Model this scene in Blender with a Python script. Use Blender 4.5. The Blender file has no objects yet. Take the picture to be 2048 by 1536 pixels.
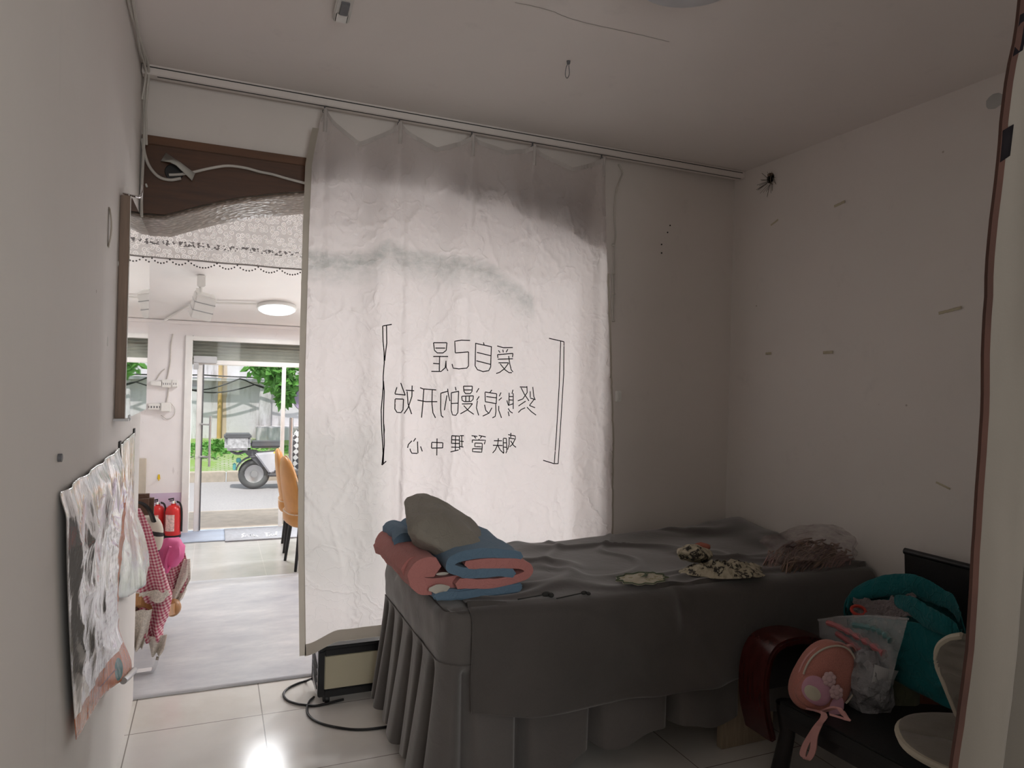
import bpy, bmesh, math, random
import numpy as np
from mathutils import Vector, Matrix, noise as mnoise
random.seed(7)
sc = bpy.context.scene
col = sc.collection
PI = math.pi

# ------------------------------------------------------------------ camera
F_PX, YAW, PITCH, ROLL = 1402.3, 0.4011, -0.001, 0.027
CAM = Vector((0.3084, -3.3249, 1.5))
_f = Vector((math.sin(YAW) * math.cos(PITCH), math.cos(YAW) * math.cos(PITCH), math.sin(PITCH)))
_r0 = Vector((math.cos(YAW), -math.sin(YAW), 0)); _u0 = _r0.cross(_f)
C_R = math.cos(ROLL) * _r0 + math.sin(ROLL) * _u0
C_U = -math.sin(ROLL) * _r0 + math.cos(ROLL) * _u0
cam_d = bpy.data.cameras.new('camera'); cam = bpy.data.objects.new('camera', cam_d); col.objects.link(cam)
cam_d.sensor_width = 36; cam_d.lens = F_PX / 2048 * 36; cam_d.clip_start = 0.02; cam_d.clip_end = 200
cam.matrix_world = Matrix(((C_R.x, C_U.x, -_f.x, CAM.x), (C_R.y, C_U.y, -_f.y, CAM.y), (C_R.z, C_U.z, -_f.z, CAM.z), (0, 0, 0, 1)))
sc.camera = cam

# ------------------------------------------------------------------ light and exposure
sc.view_settings.view_transform = 'Standard'; sc.view_settings.look = 'None'
sc.view_settings.gamma = 1; sc.view_settings.use_curve_mapping = False
sc.view_settings.exposure = 0.0
world = bpy.data.worlds.new('sky'); sc.world = world; world.use_nodes = True
_bg = world.node_tree.nodes['Background']
_bg.inputs[0].default_value = (0.80, 0.90, 1.0, 1); _bg.inputs[1].default_value = 1.2

def light(name, kind, loc, energy, color=(1, 1, 1), size=None, size_y=None, target=None, rot=None):
    d = bpy.data.lights.new(name, kind); d.energy = energy; d.color = color
    if kind == 'AREA':
        d.shape = 'RECTANGLE' if size_y else 'DISK'; d.size = size
        if size_y: d.size_y = size_y
    if kind == 'SUN': d.angle = 0.02
    o = bpy.data.objects.new(name, d); col.objects.link(o); o.location = loc
    if target is not None:
        o.rotation_euler = (Vector(target) - Vector(loc)).to_track_quat('-Z', 'Y').to_euler()
    return o
light('sun', 'SUN', (0, 5, 9), 3.9, (1, 0.95, 0.88), target=(1.4, 9.2, 0))
# added fill light for the room, set at an unseen window behind the camera
light('rear_fill_light', 'AREA', (0.95, -4.93, 1.75), 24, (1.0, 0.985, 0.95), 1.2, 1.3, target=(0.95, 0, 1.75))
# daylight arriving through the glass shop front
_sl = light('shopfront_daylight', 'AREA', (1.2, 4.25, 0.95), 72, (1.0, 0.985, 0.98), 2.1, 1.5, target=(1.2, 0, 0.95))
_sl.visible_glossy = False

try:
    sc.cycles.use_denoising = True
    sc.cycles.max_bounces = 10; sc.cycles.diffuse_bounces = 6; sc.cycles.glossy_bounces = 5
    sc.cycles.transparent_max_bounces = 16; sc.cycles.transmission_bounces = 8
    sc.cycles.sample_clamp_indirect = 6; sc.cycles.caustics_reflective = False; sc.cycles.caustics_refractive = False
except Exception: pass

# ------------------------------------------------------------------ photograph ray helpers (pixel -> place on a known plane)
def ray(x, y): return _f + C_R * ((x - 1024) / F_PX) - C_U * ((y - 768) / F_PX)
def aX(x, y, X): d = ray(x, y); return CAM + d * ((X - CAM.x) / d.x)
def aY(x, y, Y): d = ray(x, y); return CAM + d * ((Y - CAM.y) / d.y)
def aZ(x, y, Z): d = ray(x, y); return CAM + d * ((Z - CAM.z) / d.z)
def nz(x, y=0, z=0): return mnoise.noise(Vector((x, y, z)))
def fb(x, y=0, z=0, o=4): return mnoise.fractal(Vector((x, y, z)), 0.9, 2.1, o)
def lerp(a, b, t): return a + (b - a) * t
def interp(pts, x):
    if x <= pts[0][0]: return pts[0][1]
    for (x0, y0), (x1, y1) in zip(pts, pts[1:]):
        if x <= x1: return lerp(y0, y1, (x - x0) / (x1 - x0))
    return pts[-1][1]
def sstep(a, b, x):
    t = min(1, max(0, (x - a) / (b - a))); return t * t * (3 - 2 * t)

# ------------------------------------------------------------------ materials
MATS = {}
class NT:
    def __init__(s, name):
        s.m = bpy.data.materials.new(name); s.m.use_nodes = True
        s.t = s.m.node_tree; s.t.nodes.clear()
        s.out = s.n('ShaderNodeOutputMaterial'); MATS[name] = s.m
    def n(s, kind, **kw):
        nd = s.t.nodes.new(kind)
        for k, v in kw.items():
            if k.startswith('i_'): nd.inputs[k[2:].replace('_', ' ')].default_value = v
            else: setattr(nd, k, v)
        return nd
    def l(s, a, b): s.t.links.new(a, b)
    def coord(s, which='Object', scale=(1, 1, 1), loc=(0, 0, 0), rot=(0, 0, 0)):
        tc = s.n('ShaderNodeTexCoord'); mp = s.n('ShaderNodeMapping')
        mp.inputs['Scale'].default_value = scale; mp.inputs['Location'].default_value = loc; mp.inputs['Rotation'].default_value = rot
        s.l(tc.outputs[which], mp.inputs[0]); return mp.outputs[0]
    def noise(s, vec, scale, detail=4, rough=0.55, out='Fac'):
        nd = s.n('ShaderNodeTexNoise'); nd.inputs['Scale'].default_value = scale
        nd.inputs['Detail'].default_value = detail; nd.inputs['Roughness'].default_value = rough
        s.l(vec, nd.inputs['Vector']); return nd.outputs[out]
    def ramp(s, fac, stops, interp='LINEAR'):
        nd = s.n('ShaderNodeValToRGB'); cr = nd.color_ramp; cr.interpolation = interp
        while len(cr.elements) > 1: cr.elements.remove(cr.elements[-1])
        cr.elements[0].position = stops[0][0]; cr.elements[0].color = (*stops[0][1], 1)
        for p, c in stops[1:]:
            e = cr.elements.new(p); e.color = (*c, 1)
        s.l(fac, nd.inputs[0]); return nd.outputs[0]
    def math(s, op, a, b=None, c=None):
        nd = s.n('ShaderNodeMath', operation=op)
        for i, v in enumerate((a, b, c)):
            if v is None: continue
            if isinstance(v, (int, float)): nd.inputs[i].default_value = v
            else: s.l(v, nd.inputs[i])
        return nd.outputs[0]
    def mix(s, fac, a, b, mode='MIX'):
        nd = s.n('ShaderNodeMix', data_type='RGBA', blend_type=mode)
        for i, v in ((0, fac), (6, a), (7, b)):
            if isinstance(v, (int, float)): nd.inputs[i].default_value = v
            elif isinstance(v, tuple): nd.inputs[i].default_value = (*v, 1)
            else: s.l(v, nd.inputs[i])
        return nd.outputs[2]
    def bump(s, h, strength=0.3, dist=0.01):
        nd = s.n('ShaderNodeBump'); nd.inputs['Strength'].default_value = strength; nd.inputs['Distance'].default_value = dist
        s.l(h, nd.inputs['Height']); return nd.outputs[0]
    def princ(s, color, rough=0.6, metal=0.0, spec=0.4, normal=None, **kw):
        p = s.n('ShaderNodeBsdfPrincipled')
        if isinstance(color, tuple): p.inputs['Base Color'].default_value = (*color, 1)
        else: s.l(color, p.inputs['Base Color'])
        if isinstance(rough, (int, float)): p.inputs['Roughness'].default_value = rough
        else: s.l(rough, p.inputs['Roughness'])
        p.inputs['Metallic'].default_value = metal; p.inputs['Specular IOR Level'].default_value = spec
        for k, v in kw.items(): p.inputs[k.replace('_', ' ')].default_value = v
        if normal is not None: s.l(normal, p.inputs['Normal'])
        return p.outputs[0]
    def done(s, sh): s.l(sh, s.out.inputs[0]); return s.m

def mat(name, c, rough=0.6, metal=0.0, spec=0.4, var=0.12, vs=6.0, bs=0, bstr=0.2, bdist=0.005, **kw):
    if name in MATS: return MATS[name]
    k = NT(name); v = k.coord()
    cc = k.ramp(k.noise(v, vs, 5), [(0.3, tuple(x * (1 - var) for x in c)), (0.7, tuple(min(1, x * (1 + var)) for x in c))])
    nm = k.bump(k.noise(v, bs, 4), bstr, bdist) if bs else None
    return k.done(k.princ(cc, rough, metal, spec, nm, **kw))

def plaster(name, c, dirt=(0.35, 0.30, 0.26), amount=0.5, streak=False, speck=True):
    k = NT(name); v = k.coord()
    c0 = k.ramp(k.noise(v, 1.1, 6, 0.6), [(0.3, tuple(x * 0.90 for x in c)), (0.7, c)])
    c1 = k.ramp(k.noise(v, 0.45, 3), [(0.35, (c[0] * 1.0, c[1] * 0.965, c[2] * 0.955)), (0.65, (c[0] * 0.975, c[1], c[2] * 0.975))])
    c0 = k.mix(0.5, c0, c1)
    sv = k.coord(scale=(6, 6, 0.5) if streak else (3, 3, 2.2))
    sm = k.ramp(k.noise(sv, 2.0, 8, 0.65), [(0.60, (0, 0, 0)), (0.78, (amount,) * 3)])
    c0 = k.mix(sm, c0, tuple(x * 0.78 for x in c))
    if speck:
        vo = k.n('ShaderNodeTexVoronoi'); vo.inputs['Scale'].default_value = 7.0; k.l(v, vo.inputs['Vector'])
        d = k.math('LESS_THAN', vo.outputs['Distance'], 0.035)
        g = k.math('GREATER_THAN', k.noise(v, 3.1, 2), 0.56)
        c0 = k.mix(k.math('MULTIPLY', k.math('MULTIPLY', d, g), 0.7), c0, dirt)
    b = k.bump(k.noise(v, 28, 6, 0.6), 0.12, 0.004)
    return k.done(k.princ(c0, 0.75, spec=0.25, normal=b))

M_WALL = plaster('painted_plaster', (0.76, 0.715, 0.685))
M_WALL_L = plaster('painted_plaster_worn', (0.77, 0.735, 0.71), streak=True, amount=0.35)
M_CEIL = plaster('ceiling_paint', (0.77, 0.72, 0.695), speck=False)
M_OUTW = plaster('shop_wall_paint', (0.86, 0.83, 0.83), amount=0.25, speck=False)
M_OUTC = plaster('shop_ceiling_paint', (0.84, 0.81, 0.80), amount=0.15, speck=False)

def wood(name, c, rough=0.35, sc_=(14, 14, 1.2), spec=0.5):
    if name in MATS: return MATS[name]
    k = NT(name); v = k.coord(scale=sc_)
    g = k.noise(v, 3.0, 7, 0.6)
    cc = k.ramp(g, [(0.25, tuple(x * 0.6 for x in c)), (0.55, c), (0.8, tuple(min(1, x * 1.35) for x in c))])
    return k.done(k.princ(cc, rough, spec=spec, normal=k.bump(g, 0.08, 0.003)))

def fabric(name, c, var=0.15, vs=3.0, weave=900, rough=0.9, wr=7.0, wstr=0.35, sheen=0.1):
    if name in MATS: return MATS[name]
    k = NT(name); v = k.coord()
    c0 = k.ramp(k.noise(v, vs, 6, 0.6), [(0.3, tuple(x * (1 - var) for x in c)), (0.7, tuple(min(1, x * (1 + var)) for x in c))])
    fine = k.noise(v, weave, 2)
    c0 = k.mix(0.35, c0, k.ramp(fine, [(0.35, tuple(x * 0.7 for x in c)), (0.65, tuple(min(1, x * 1.3) for x in c))]))
    vo = k.n('ShaderNodeTexVoronoi', feature='DISTANCE_TO_EDGE'); vo.inputs['Scale'].default_value = wr
    wv = k.n('ShaderNodeVectorMath', operation='ADD'); k.l(v, wv.inputs[0]); k.l(k.noise(v, 5, 3, out='Color'), wv.inputs[1]); k.l(wv.outputs[0], vo.inputs['Vector'])
    cre = k.math('SUBTRACT', 1.0, k.math('MULTIPLY', k.math('MINIMUM', vo.outputs['Distance'], 0.12), 8.0))
    h = k.math('ADD', k.math('MULTIPLY', cre, 0.25), k.noise(v, 9, 5))
    b = k.bump(h, wstr, 0.012)
    return k.done(k.princ(c0, rough, spec=0.15, normal=b, Sheen_Weight=sheen))

M_GREY = fabric('grey_bed_cloth', (0.115, 0.105, 0.100), wr=3.0, wstr=0.14, sheen=0.5)
M_GREY2 = fabric('grey_sheet_cloth', (0.080, 0.072, 0.068), wr=2.2, wstr=0.12, sheen=0.5)
M_TAUPE = fabric('taupe_pillow_cloth', (0.27, 0.25, 0.215), wr=9, wstr=0.35)
M_PINKQ = fabric('salmon_quilt_cloth', (0.50, 0.21, 0.195), wr=10)
M_BLUEQ = fabric('blue_quilt_cloth', (0.135, 0.215, 0.30), wr=10)
M_TEAL = fabric('teal_cloth', (0.009, 0.11, 0.12), wr=9, wstr=0.5)
M_BLACK = mat('black_plastic', (0.012, 0.012, 0.013), 0.4)
M_BLKLEATH = mat('black_leatherette', (0.012, 0.0115, 0.012), 0.45, bs=160, bstr=0.2)
M_WHITEP = mat('white_plastic', (0.78, 0.77, 0.74), 0.35, var=0.05)
M_WHITEM = mat('white_aluminium', (0.80, 0.79, 0.77), 0.35, var=0.05)
M_GREYM = mat('grey_steel', (0.50, 0.50, 0.51), 0.3, 0.7, var=0.08)
M_CHROME = mat('chrome', (0.75, 0.75, 0.76), 0.08, 1.0, var=0.02)
M_CABLE = mat('grey_white_cable', (0.55, 0.52, 0.48), 0.5)
M_CREAM = mat('cream_enamel', (0.56, 0.52, 0.38), 0.4, var=0.04)
M_ORANGE = mat('tan_orange_leather', (0.60, 0.285, 0.085), 0.42, var=0.1, bs=90, bstr=0.12)
M_PIPING = mat('pale_piping', (0.62, 0.50, 0.38), 0.6)
M_RED = mat('red_enamel', (0.60, 0.03, 0.03), 0.3, var=0.05)
M_TAPE = mat('old_paper_tape', (0.52, 0.47, 0.34), 0.7)
M_PAPER = mat('white_paper', (0.72, 0.71, 0.68), 0.7, var=0.05)
M_BROWNW = wood('brown_varnished_panel', (0.085, 0.034, 0.014), 0.38, (1.2, 14, 14))
M_DARKRED = wood('dark_red_lacquer', (0.055, 0.010, 0.009), 0.25)
M_DARKWOOD = wood('near_black_wood', (0.014, 0.011, 0.011), 0.4)
M_PALEWOOD = wood('pale_board', (0.30, 0.235, 0.165), 0.6)
M_BROWNEDGE = wood('brown_frame_wood', (0.24, 0.165, 0.12), 0.5, (14, 14, 1))
M_INK = mat('black_print_ink', (0.014, 0.012, 0.014), 0.9, spec=0.02, var=0.02)

# ------------------------------------------------------------------ mesh builder
class MB:
    def __init__(s): s.v = []; s.f = []
    def add(s, vs, fs):
        o = len(s.v); s.v += [Vector(p) for p in vs]; s.f += [tuple(i + o for i in f) for f in fs]; return s
    def box(s, x0, x1, y0, y1, z0, z1, M=None):
        vs = [Vector((x, y, z)) for z in (z0, z1) for y in (y0, y1) for x in (x0, x1)]
        if M is not None: vs = [M @ v for v in vs]
        return s.add(vs, [(0, 2, 3, 1), (4, 5, 7, 6), (0, 1, 5, 4), (2, 6, 7, 3), (0, 4, 6, 2), (1, 3, 7, 5)])
    def prism(s, poly, axis, a, b, M=None):
        n = len(poly)
        def P(p, t):
            q = {'x': (t, p[0], p[1]), 'y': (p[0], t, p[1]), 'z': (p[0], p[1], t)}[axis]
            q = Vector(q); return M @ q if M is not None else q
        vs = [P(p, a) for p in poly] + [P(p, b) for p in poly]
        fs = [tuple(range(n - 1, -1, -1)), tuple(range(n, 2 * n))] + [(i, (i + 1) % n, n + (i + 1) % n, n + i) for i in range(n)]
        return s.add(vs, fs)
    def grid(s, fn, nu, nv, M=None):
        vs = []
        for j in range(nv + 1):
            for i in range(nu + 1):
                p = Vector(fn(i / nu, j / nv)); vs.append(M @ p if M is not None else p)
        w = nu + 1
        return s.add(vs, [(j * w + i, j * w + i + 1, (j + 1) * w + i + 1, (j + 1) * w + i) for j in range(nv) for i in range(nu)])
    def tube(s, pts, r, n=8, closed=False, M=None):
        pts = [Vector(p) for p in pts]; N = len(pts); vs = []; up = Vector((0.13, 0.21, 0.97))
        for i, p in enumerate(pts):
            if closed: t = pts[(i + 1) % N] - pts[i - 1]
            else: t = pts[min(i + 1, N - 1)] - pts[max(i - 1, 0)]
            t.normalize(); a = t.cross(up)
            if a.length < 1e-3: a = t.cross(Vector((1, 0, 0)))
            a.normalize(); b = t.cross(a); rr = r[i] if isinstance(r, (list, tuple)) else r
            for k in range(n):
                q = p + a * (rr * math.cos(2 * PI * k / n)) + b * (rr * math.sin(2 * PI * k / n))
                vs.append(M @ q if M is not None else q)
        fs = [(i * n + k, i * n + (k + 1) % n, ((i + 1) % N) * n + (k + 1) % n, ((i + 1) % N) * n + k) for i in range(N if closed else N - 1) for k in range(n)]
        if not closed: fs += [tuple(range(n - 1, -1, -1)), tuple(range((N - 1) * n, N * n))]
        return s.add(vs, fs)
    def lathe(s, prof, c=(0, 0, 0), n=32, axis='z', M=None):
        vs = []; c = Vector(c)
        for r, h in prof:
            for k in range(n):
                a = 2 * PI * k / n; x, y = r * math.cos(a), r * math.sin(a)
                q = c + Vector({'z': (x, y, h), 'y': (x, h, y), 'x': (h, x, y)}[axis]); vs.append(M @ q if M is not None else q)
        N = len(prof)
        fs = [(i * n + k, i * n + (k + 1) % n, (i + 1) * n + (k + 1) % n, (i + 1) * n + k) for i in range(N - 1) for k in range(n)]
        fs += [tuple(range(n - 1, -1, -1)), tuple(range((N - 1) * n, N * n))]
        return s.add(vs, fs)
    def ball(s, c, r, nu=16, nv=10, M=None, e=1.0, fn=None):
        """superellipsoid: e<1 squarer"""
        r = (r, r, r) if isinstance(r, (int, float)) else r; c = Vector(c)
        pw = lambda x, k: math.copysign(abs(x) ** k, x)
        vs = [];
        for j in range(1, nv):
            th = -PI / 2 + PI * j / nv
            for i in range(nu):
                ph = 2 * PI * i / nu
                d = Vector((pw(math.cos(th), e) * pw(math.cos(ph), e), pw(math.cos(th), e) * pw(math.sin(ph), e), pw(math.sin(th), e)))
                q = Vector((d.x * r[0], d.y * r[1], d.z * r[2]))
                if fn: q = fn(q, d)
                vs.append(q)
        for sg in (-1, 1):
            q = Vector((0, 0, sg * r[2])); q = fn(q, Vector((0, 0, sg))) if fn else q; vs.append(q)
        vs = [(M @ (c + q)) if M is not None else c + q for q in vs]
        b, t = len(vs) - 2, len(vs) - 1; R_ = nv - 1
        fs = [(j * nu + i, j * nu + (i + 1) % nu, (j + 1) * nu + (i + 1) % nu, (j + 1) * nu + i) for j in range(R_ - 1) for i in range(nu)]
        fs += [(b, (i + 1) % nu, i) for i in range(nu)] + [(t, (R_ - 1) * nu + i, (R_ - 1) * nu + (i + 1) % nu) for i in range(nu)]
        return s.add(vs, fs)
    def ribbon(s, pts, w, nrm):
        """flat strip along pts lying square to nrm"""
        pts = [Vector(p) for p in pts]; nrm = Vector(nrm); vs = []; N = len(pts)
        for i, p in enumerate(pts):
            t = (pts[min(i + 1, N - 1)] - pts[max(i - 1, 0)]).normalized(); a = t.cross(nrm).normalized() * (w / 2)
            vs += [p - a, p + a]
        return s.add(vs, [(2 * i, 2 * i + 1, 2 * i + 3, 2 * i + 2) for i in range(N - 1)])
    def strap(s, pts, w, th, side):
        """thick band along pts, width along side"""
        pts = [Vector(p) for p in pts]; side = Vector(side).normalized(); N = len(pts); vs = []
        for i, p in enumerate(pts):
            t = (pts[min(i + 1, N - 1)] - pts[max(i - 1, 0)]).normalized(); nn = t.cross(side).normalized()
            for a, b in ((-1, -1), (1, -1), (1, 1), (-1, 1)): vs.append(p + side * (a * w / 2) + nn * (b * th / 2))
        fs = [(i * 4 + k, i * 4 + (k + 1) % 4, (i + 1) * 4 + (k + 1) % 4, (i + 1) * 4 + k) for i in range(N - 1) for k in range(4)]
        fs += [(3, 2, 1, 0), tuple(range((N - 1) * 4, N * 4))]
        return s.add(vs, fs)

def wloc(o):
    p = Vector((0, 0, 0))
    while o is not None: p = p + o.location; o = o.parent
    return p
def obj(name, mb, m, parent=None, bevel=0, smooth=True, thick=0, sub=0, base=None, angle=40, seg=2):
    """links mb as ONE mesh; mb is in world space; base = origin of a top-level mesh"""
    off = wloc(parent) if parent else Vector(base or (0, 0, 0))
    me = bpy.data.meshes.new(name); me.from_pydata([v - off for v in mb.v], [], mb.f); me.update()
    bm = bmesh.new(); bm.from_mesh(me)
    bmesh.ops.recalc_face_normals(bm, faces=bm.faces)
    if bevel: bmesh.ops.bevel(bm, geom=[e for e in bm.edges if e.is_manifold and e.calc_face_angle(0) > 0.5], offset=bevel, segments=seg, affect='EDGES', clamp_overlap=True)
    bm.to_mesh(me); bm.free()
    o = bpy.data.objects.new(name, me); col.objects.link(o)
    if parent: o.parent = parent
    elif base: o.location = base
    for mm in (m if isinstance(m, (list, tuple)) else [m]): me.materials.append(mm)
    if smooth:
        me.polygons.foreach_set('use_smooth', [True] * len(me.polygons)); me.set_sharp_from_angle(angle=math.radians(angle))
    if thick:
        md = o.modifiers.new('thickness', 'SOLIDIFY'); md.thickness = thick; md.offset = 0
    if sub:
        md = o.modifiers.new('subdivision', 'SUBSURF'); md.levels = sub; md.render_levels = sub
    return o
def thing(name, label, cat, loc=(0, 0, 0), group=None):
    o = bpy.data.objects.new(name, None); col.objects.link(o); o.location = loc; o.empty_display_size = 0.05
    return tag(o, label, cat, group)
def tag(o, label, cat, group=None):
    o['label'] = label; o['category'] = cat
    if group: o['group'] = group
    return o
def struct(name, mb, m, **kw):
    o = obj(name, mb, m, **kw); o['kind'] = 'structure'; return o
def dup(root, loc, label, rotz=0):
    r = root.copy(); col.objects.link(r); r.location = loc; r['label'] = label; r.rotation_euler = (0, 0, rotz)
    for ch in list(root.children):
        c = ch.copy(); col.objects.link(c); c.parent = r
        for g in list(ch.children):
            d = g.copy(); col.objects.link(d); d.parent = c
    return r
def spline(pts, n=8):
    """Catmull-Rom through pts"""
    P = [Vector(p) for p in pts]; P = [P[0] * 2 - P[1]] + P + [P[-1] * 2 - P[-2]]; out = []
    for i in range(1, len(P) - 2):
        a, b, c, d = P[i - 1:i + 3]
        for k in range(n):
            t = k / n
            out.append(0.5 * ((2 * b) + (c - a) * t + (2 * a - 5 * b + 4 * c - d) * t * t + (3 * b - a - 3 * c + d) * t ** 3))
    out.append(P[-2]); return out

# ================================================================== SETTING
H, W = 2.767, 3.117            # ceiling height, right wall
YF = 3.98                      # shop front
WT = 0.47                      # depth of the arch
ARCH = [(0.097, 2.175), (0.2, 2.218), (0.311, 2.261), (0.41, 2.292), (0.516, 2.319), (0.689, 2.355), (0.9, 2.385), (1.05, 2.397), (1.2, 2.399), (1.4, 2.386), (1.6, 2.355), (1.8, 2.312), (2.0, 2.257), (2.10, 2.224), (2.17, 2.20)]
JR = 2.205

# tiled floor
k = NT('polished_cream_tile'); v = k.coord()
sx = k.n('ShaderNodeSeparateXYZ'); k.l(v, sx.inputs[0])
def joint(o, off, size=0.522, w=0.0045):
    m_ = k.math('FRACT', k.math('DIVIDE', k.math('SUBTRACT', o, off), size)); a = k.math('ABSOLUTE', k.math('SUBTRACT', m_, 0.5))
    return k.math('GREATER_THAN', a, 0.5 - w / size / 2)
jj = k.math('MAXIMUM', joint(sx.outputs[0], 0.5395), joint(sx.outputs[1], -0.0445))
ve = k.noise(v, 2.2, 8, 0.62)
c0 = k.ramp(ve, [(0.3, (0.70, 0.655, 0.60)), (0.5, (0.78, 0.745, 0.695)), (0.7, (0.84, 0.81, 0.77))])
c0 = k.mix(k.ramp(k.noise(v, 0.9, 5), [(0.45, (0, 0, 0)), (0.62, (0.6,) * 3)]), c0, (0.66, 0.645, 0.63))
c0 = k.mix(k.math('MULTIPLY', jj, 0.85), c0, (0.17, 0.145, 0.125))
ro = k.math('ADD', k.math('MULTIPLY', k.noise(v, 6, 6), 0.12), 0.10)
M_TILE = k.done(k.princ(c0, ro, spec=0.5, normal=k.bump(k.noise(v, 3, 2), 0.02, 0.01)))
struct('floor', MB().box(-1.35, 4.65, -4.95, 0.30, -0.06, 0.0), M_TILE, smooth=False)
k = NT('pale_green_grey_tile'); v = k.coord(); sx = k.n('ShaderNodeSeparateXYZ'); k.l(v, sx.inputs[0])
c0 = k.ramp(k.noise(v, 2.6, 8, 0.62), [(0.3, (0.50, 0.50, 0.48)), (0.55, (0.58, 0.57, 0.555)), (0.72, (0.63, 0.62, 0.61))])
c0 = k.mix(k.math('MULTIPLY', joint(sx.outputs[0], .705), .7), c0, (.70, .68, .65)); c0 = k.mix(k.math('MULTIPLY', joint(sx.outputs[1], 2.24), .7), c0, (.33, .32, .31))
M_TILE2 = k.done(k.princ(c0, 0.2, spec=0.5))
struct('floor_outer', MB().box(-1.35, 4.65, 0.30, 4.0, -0.06, 0.0), M_TILE2, smooth=False)

struct('ceiling', MB().box(-0.15, 3.27, -4.95, 0.0, H, H + 0.1), M_CEIL, smooth=False)
struct('wall_left', MB().box(-0.12, 0.0, -4.95, 0.288, 0.0, H), M_WALL_L, smooth=False)
struct('wall_right', MB().box(W, W + 0.13, -4.95, 0.0, 0.0, H), M_WALL, smooth=False)
back = MB()
ap = [(-1.35, 2.175)] + ARCH + [(JR, 2.195), (JR, H + 0.1)] + [(-1.35, H + 0.1)]
back.prism(ap, 'y', 0.0, WT)
back.box(JR, 4.65, 0.0, WT, 0.0, H + 0.1)
struct('wall_back', back, M_WALL, smooth=False)
rear = MB()
rear.box(-0.15, 0.35, -5.07, -4.95, 0, H).box(1.55, W + 0.13, -5.07, -4.95, 0, H).box(0.35, 1.55, -5.07, -4.95, 0, 1.1).box(0.35, 1.55, -5.07, -4.95, 2.4, H)
struct('wall_rear', rear, M_WALL, smooth=False)
wf = MB().box(0.35, 1.55, -5.03, -4.99, 1.1, 1.15).box(0.35, 1.55, -5.03, -4.99, 2.35, 2.4).box(0.35, 0.4, -5.03, -4.99, 1.15, 2.35).box(1.5, 1.55, -5.03, -4.99, 1.15, 2.35).box(0.93, 0.97, -5.03, -4.99, 1.15, 2.35)
struct('window_1', wf, M_WHITEM, smooth=False)  # unseen window, added as the opening for the fill light

# brown panelling over the arch
pan = MB()
pp = [(0.004, 2.172)] + ARCH[:-1] + [(2.10, 2.498), (0.004, 2.498)]
pan.prism(pp, 'y', -0.012, 0.0)
struct('trim_1', pan, M_BROWNW, smooth=False)
struct('trim_2', MB().box(0.004, 2.10, -0.018, -0.012, 2.462, 2.499), wood('brown_batten', (0.12, 0.05, 0.02), 0.45, (1, 14, 14)), bevel=0.002)
# laminate lining under the arch, the lace's reflection painted in as its pattern
k = NT('soffit_laminate_painted_reflection'); v = k.coord(scale=(1, 1, 1))
vo = k.n('ShaderNodeTexVoronoi'); vo.inputs['Scale'].default_value = 34; k.l(v, vo.inputs['Vector'])
pat = k.ramp(vo.outputs['Distance'], [(0.2, (0.50, 0.42, 0.36)), (0.45, (0.16, 0.115, 0.085)), (0.7, (0.22, 0.165, 0.125))])
c0 = k.mix(k.ramp(k.noise(k.coord(scale=(18, 3, 3)), 2, 5), [(0.4, (0, 0, 0)), (0.65, (0.8,) * 3)]), pat, (0.15, 0.105, 0.075))
M_SOFF = k.done(k.princ(c0, 0.28, spec=0.4, normal=k.bump(vo.outputs['Distance'], 0.4, 0.01)))
sof = MB()
prof = [(0.003, 2.170)] + ARCH + [(JR - 0.003, 2.19)]
sof.grid(lambda u, w: (lambda i: (prof[i][0], lerp(0.001, WT, w), prof[i][1] - 0.006))(round(u * (len(prof) - 1))), len(prof) - 1, 6)
struct('trim_3', sof, M_SOFF, thick=0.004)

# outer shop room
def CZ(y): return 2.72 - (y - WT) * (0.71 / 3.51)
oc = MB().prism([(WT, CZ(WT)), (YF + 0.12, CZ(YF + 0.12)), (YF + 0.12, CZ(YF + 0.12) + 0.1), (WT, CZ(WT) + 0.1)], 'x', -1.35, 4.65)
struct('ceiling_outer', oc, M_OUTC, smooth=False)
struct('wall_outer_left', MB().box(-1.45, -1.33, 0.1, YF + 0.12, 0, 2.8), M_OUTW, smooth=False)
struct('wall_outer_near', MB().box(-1.35, -0.12, 0.17, 0.288, 0, 2.3), M_OUTW, smooth=False)
struct('wall_outer_right', MB().box(4.6, 4.72, 0.0, YF + 0.12, 0, 2.8), M_OUTW, smooth=False)
k = NT('white_wall_lilac_dado'); v = k.coord(); sx = k.n('ShaderNodeSeparateXYZ'); k.l(v, sx.inputs[0])
c0 = k.ramp(k.noise(v, 2.5, 6), [(0.3, (0.80, 0.77, 0.77)), (0.7, (0.88, 0.85, 0.85))])
cr = k.ramp(k.noise(k.coord(scale=(9, 9, 2)), 2.2, 8, 0.7), [(0.63, (0, 0, 0)), (0.70, (0.5,) * 3)])
c0 = k.mix(cr, c0, (0.55, 0.50, 0.50))
c0 = k.mix(k.math('LESS_THAN', sx.outputs[2], 0.385), c0, (0.62, 0.52, 0.67))
M_FRONTW = k.done(k.princ(c0, 0.7, spec=0.3))
DL, DR = 0.045, 2.25
fr = MB().box(-1.35, DL, YF, YF + 0.12, 0, 2.2).box(DR, 4.65, YF, YF + 0.12, 0, 2.2).box(DL, DR, YF, YF + 0.12, 1.87, 2.2)
struct('wall_front', fr, M_FRONTW, smooth=False)

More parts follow.
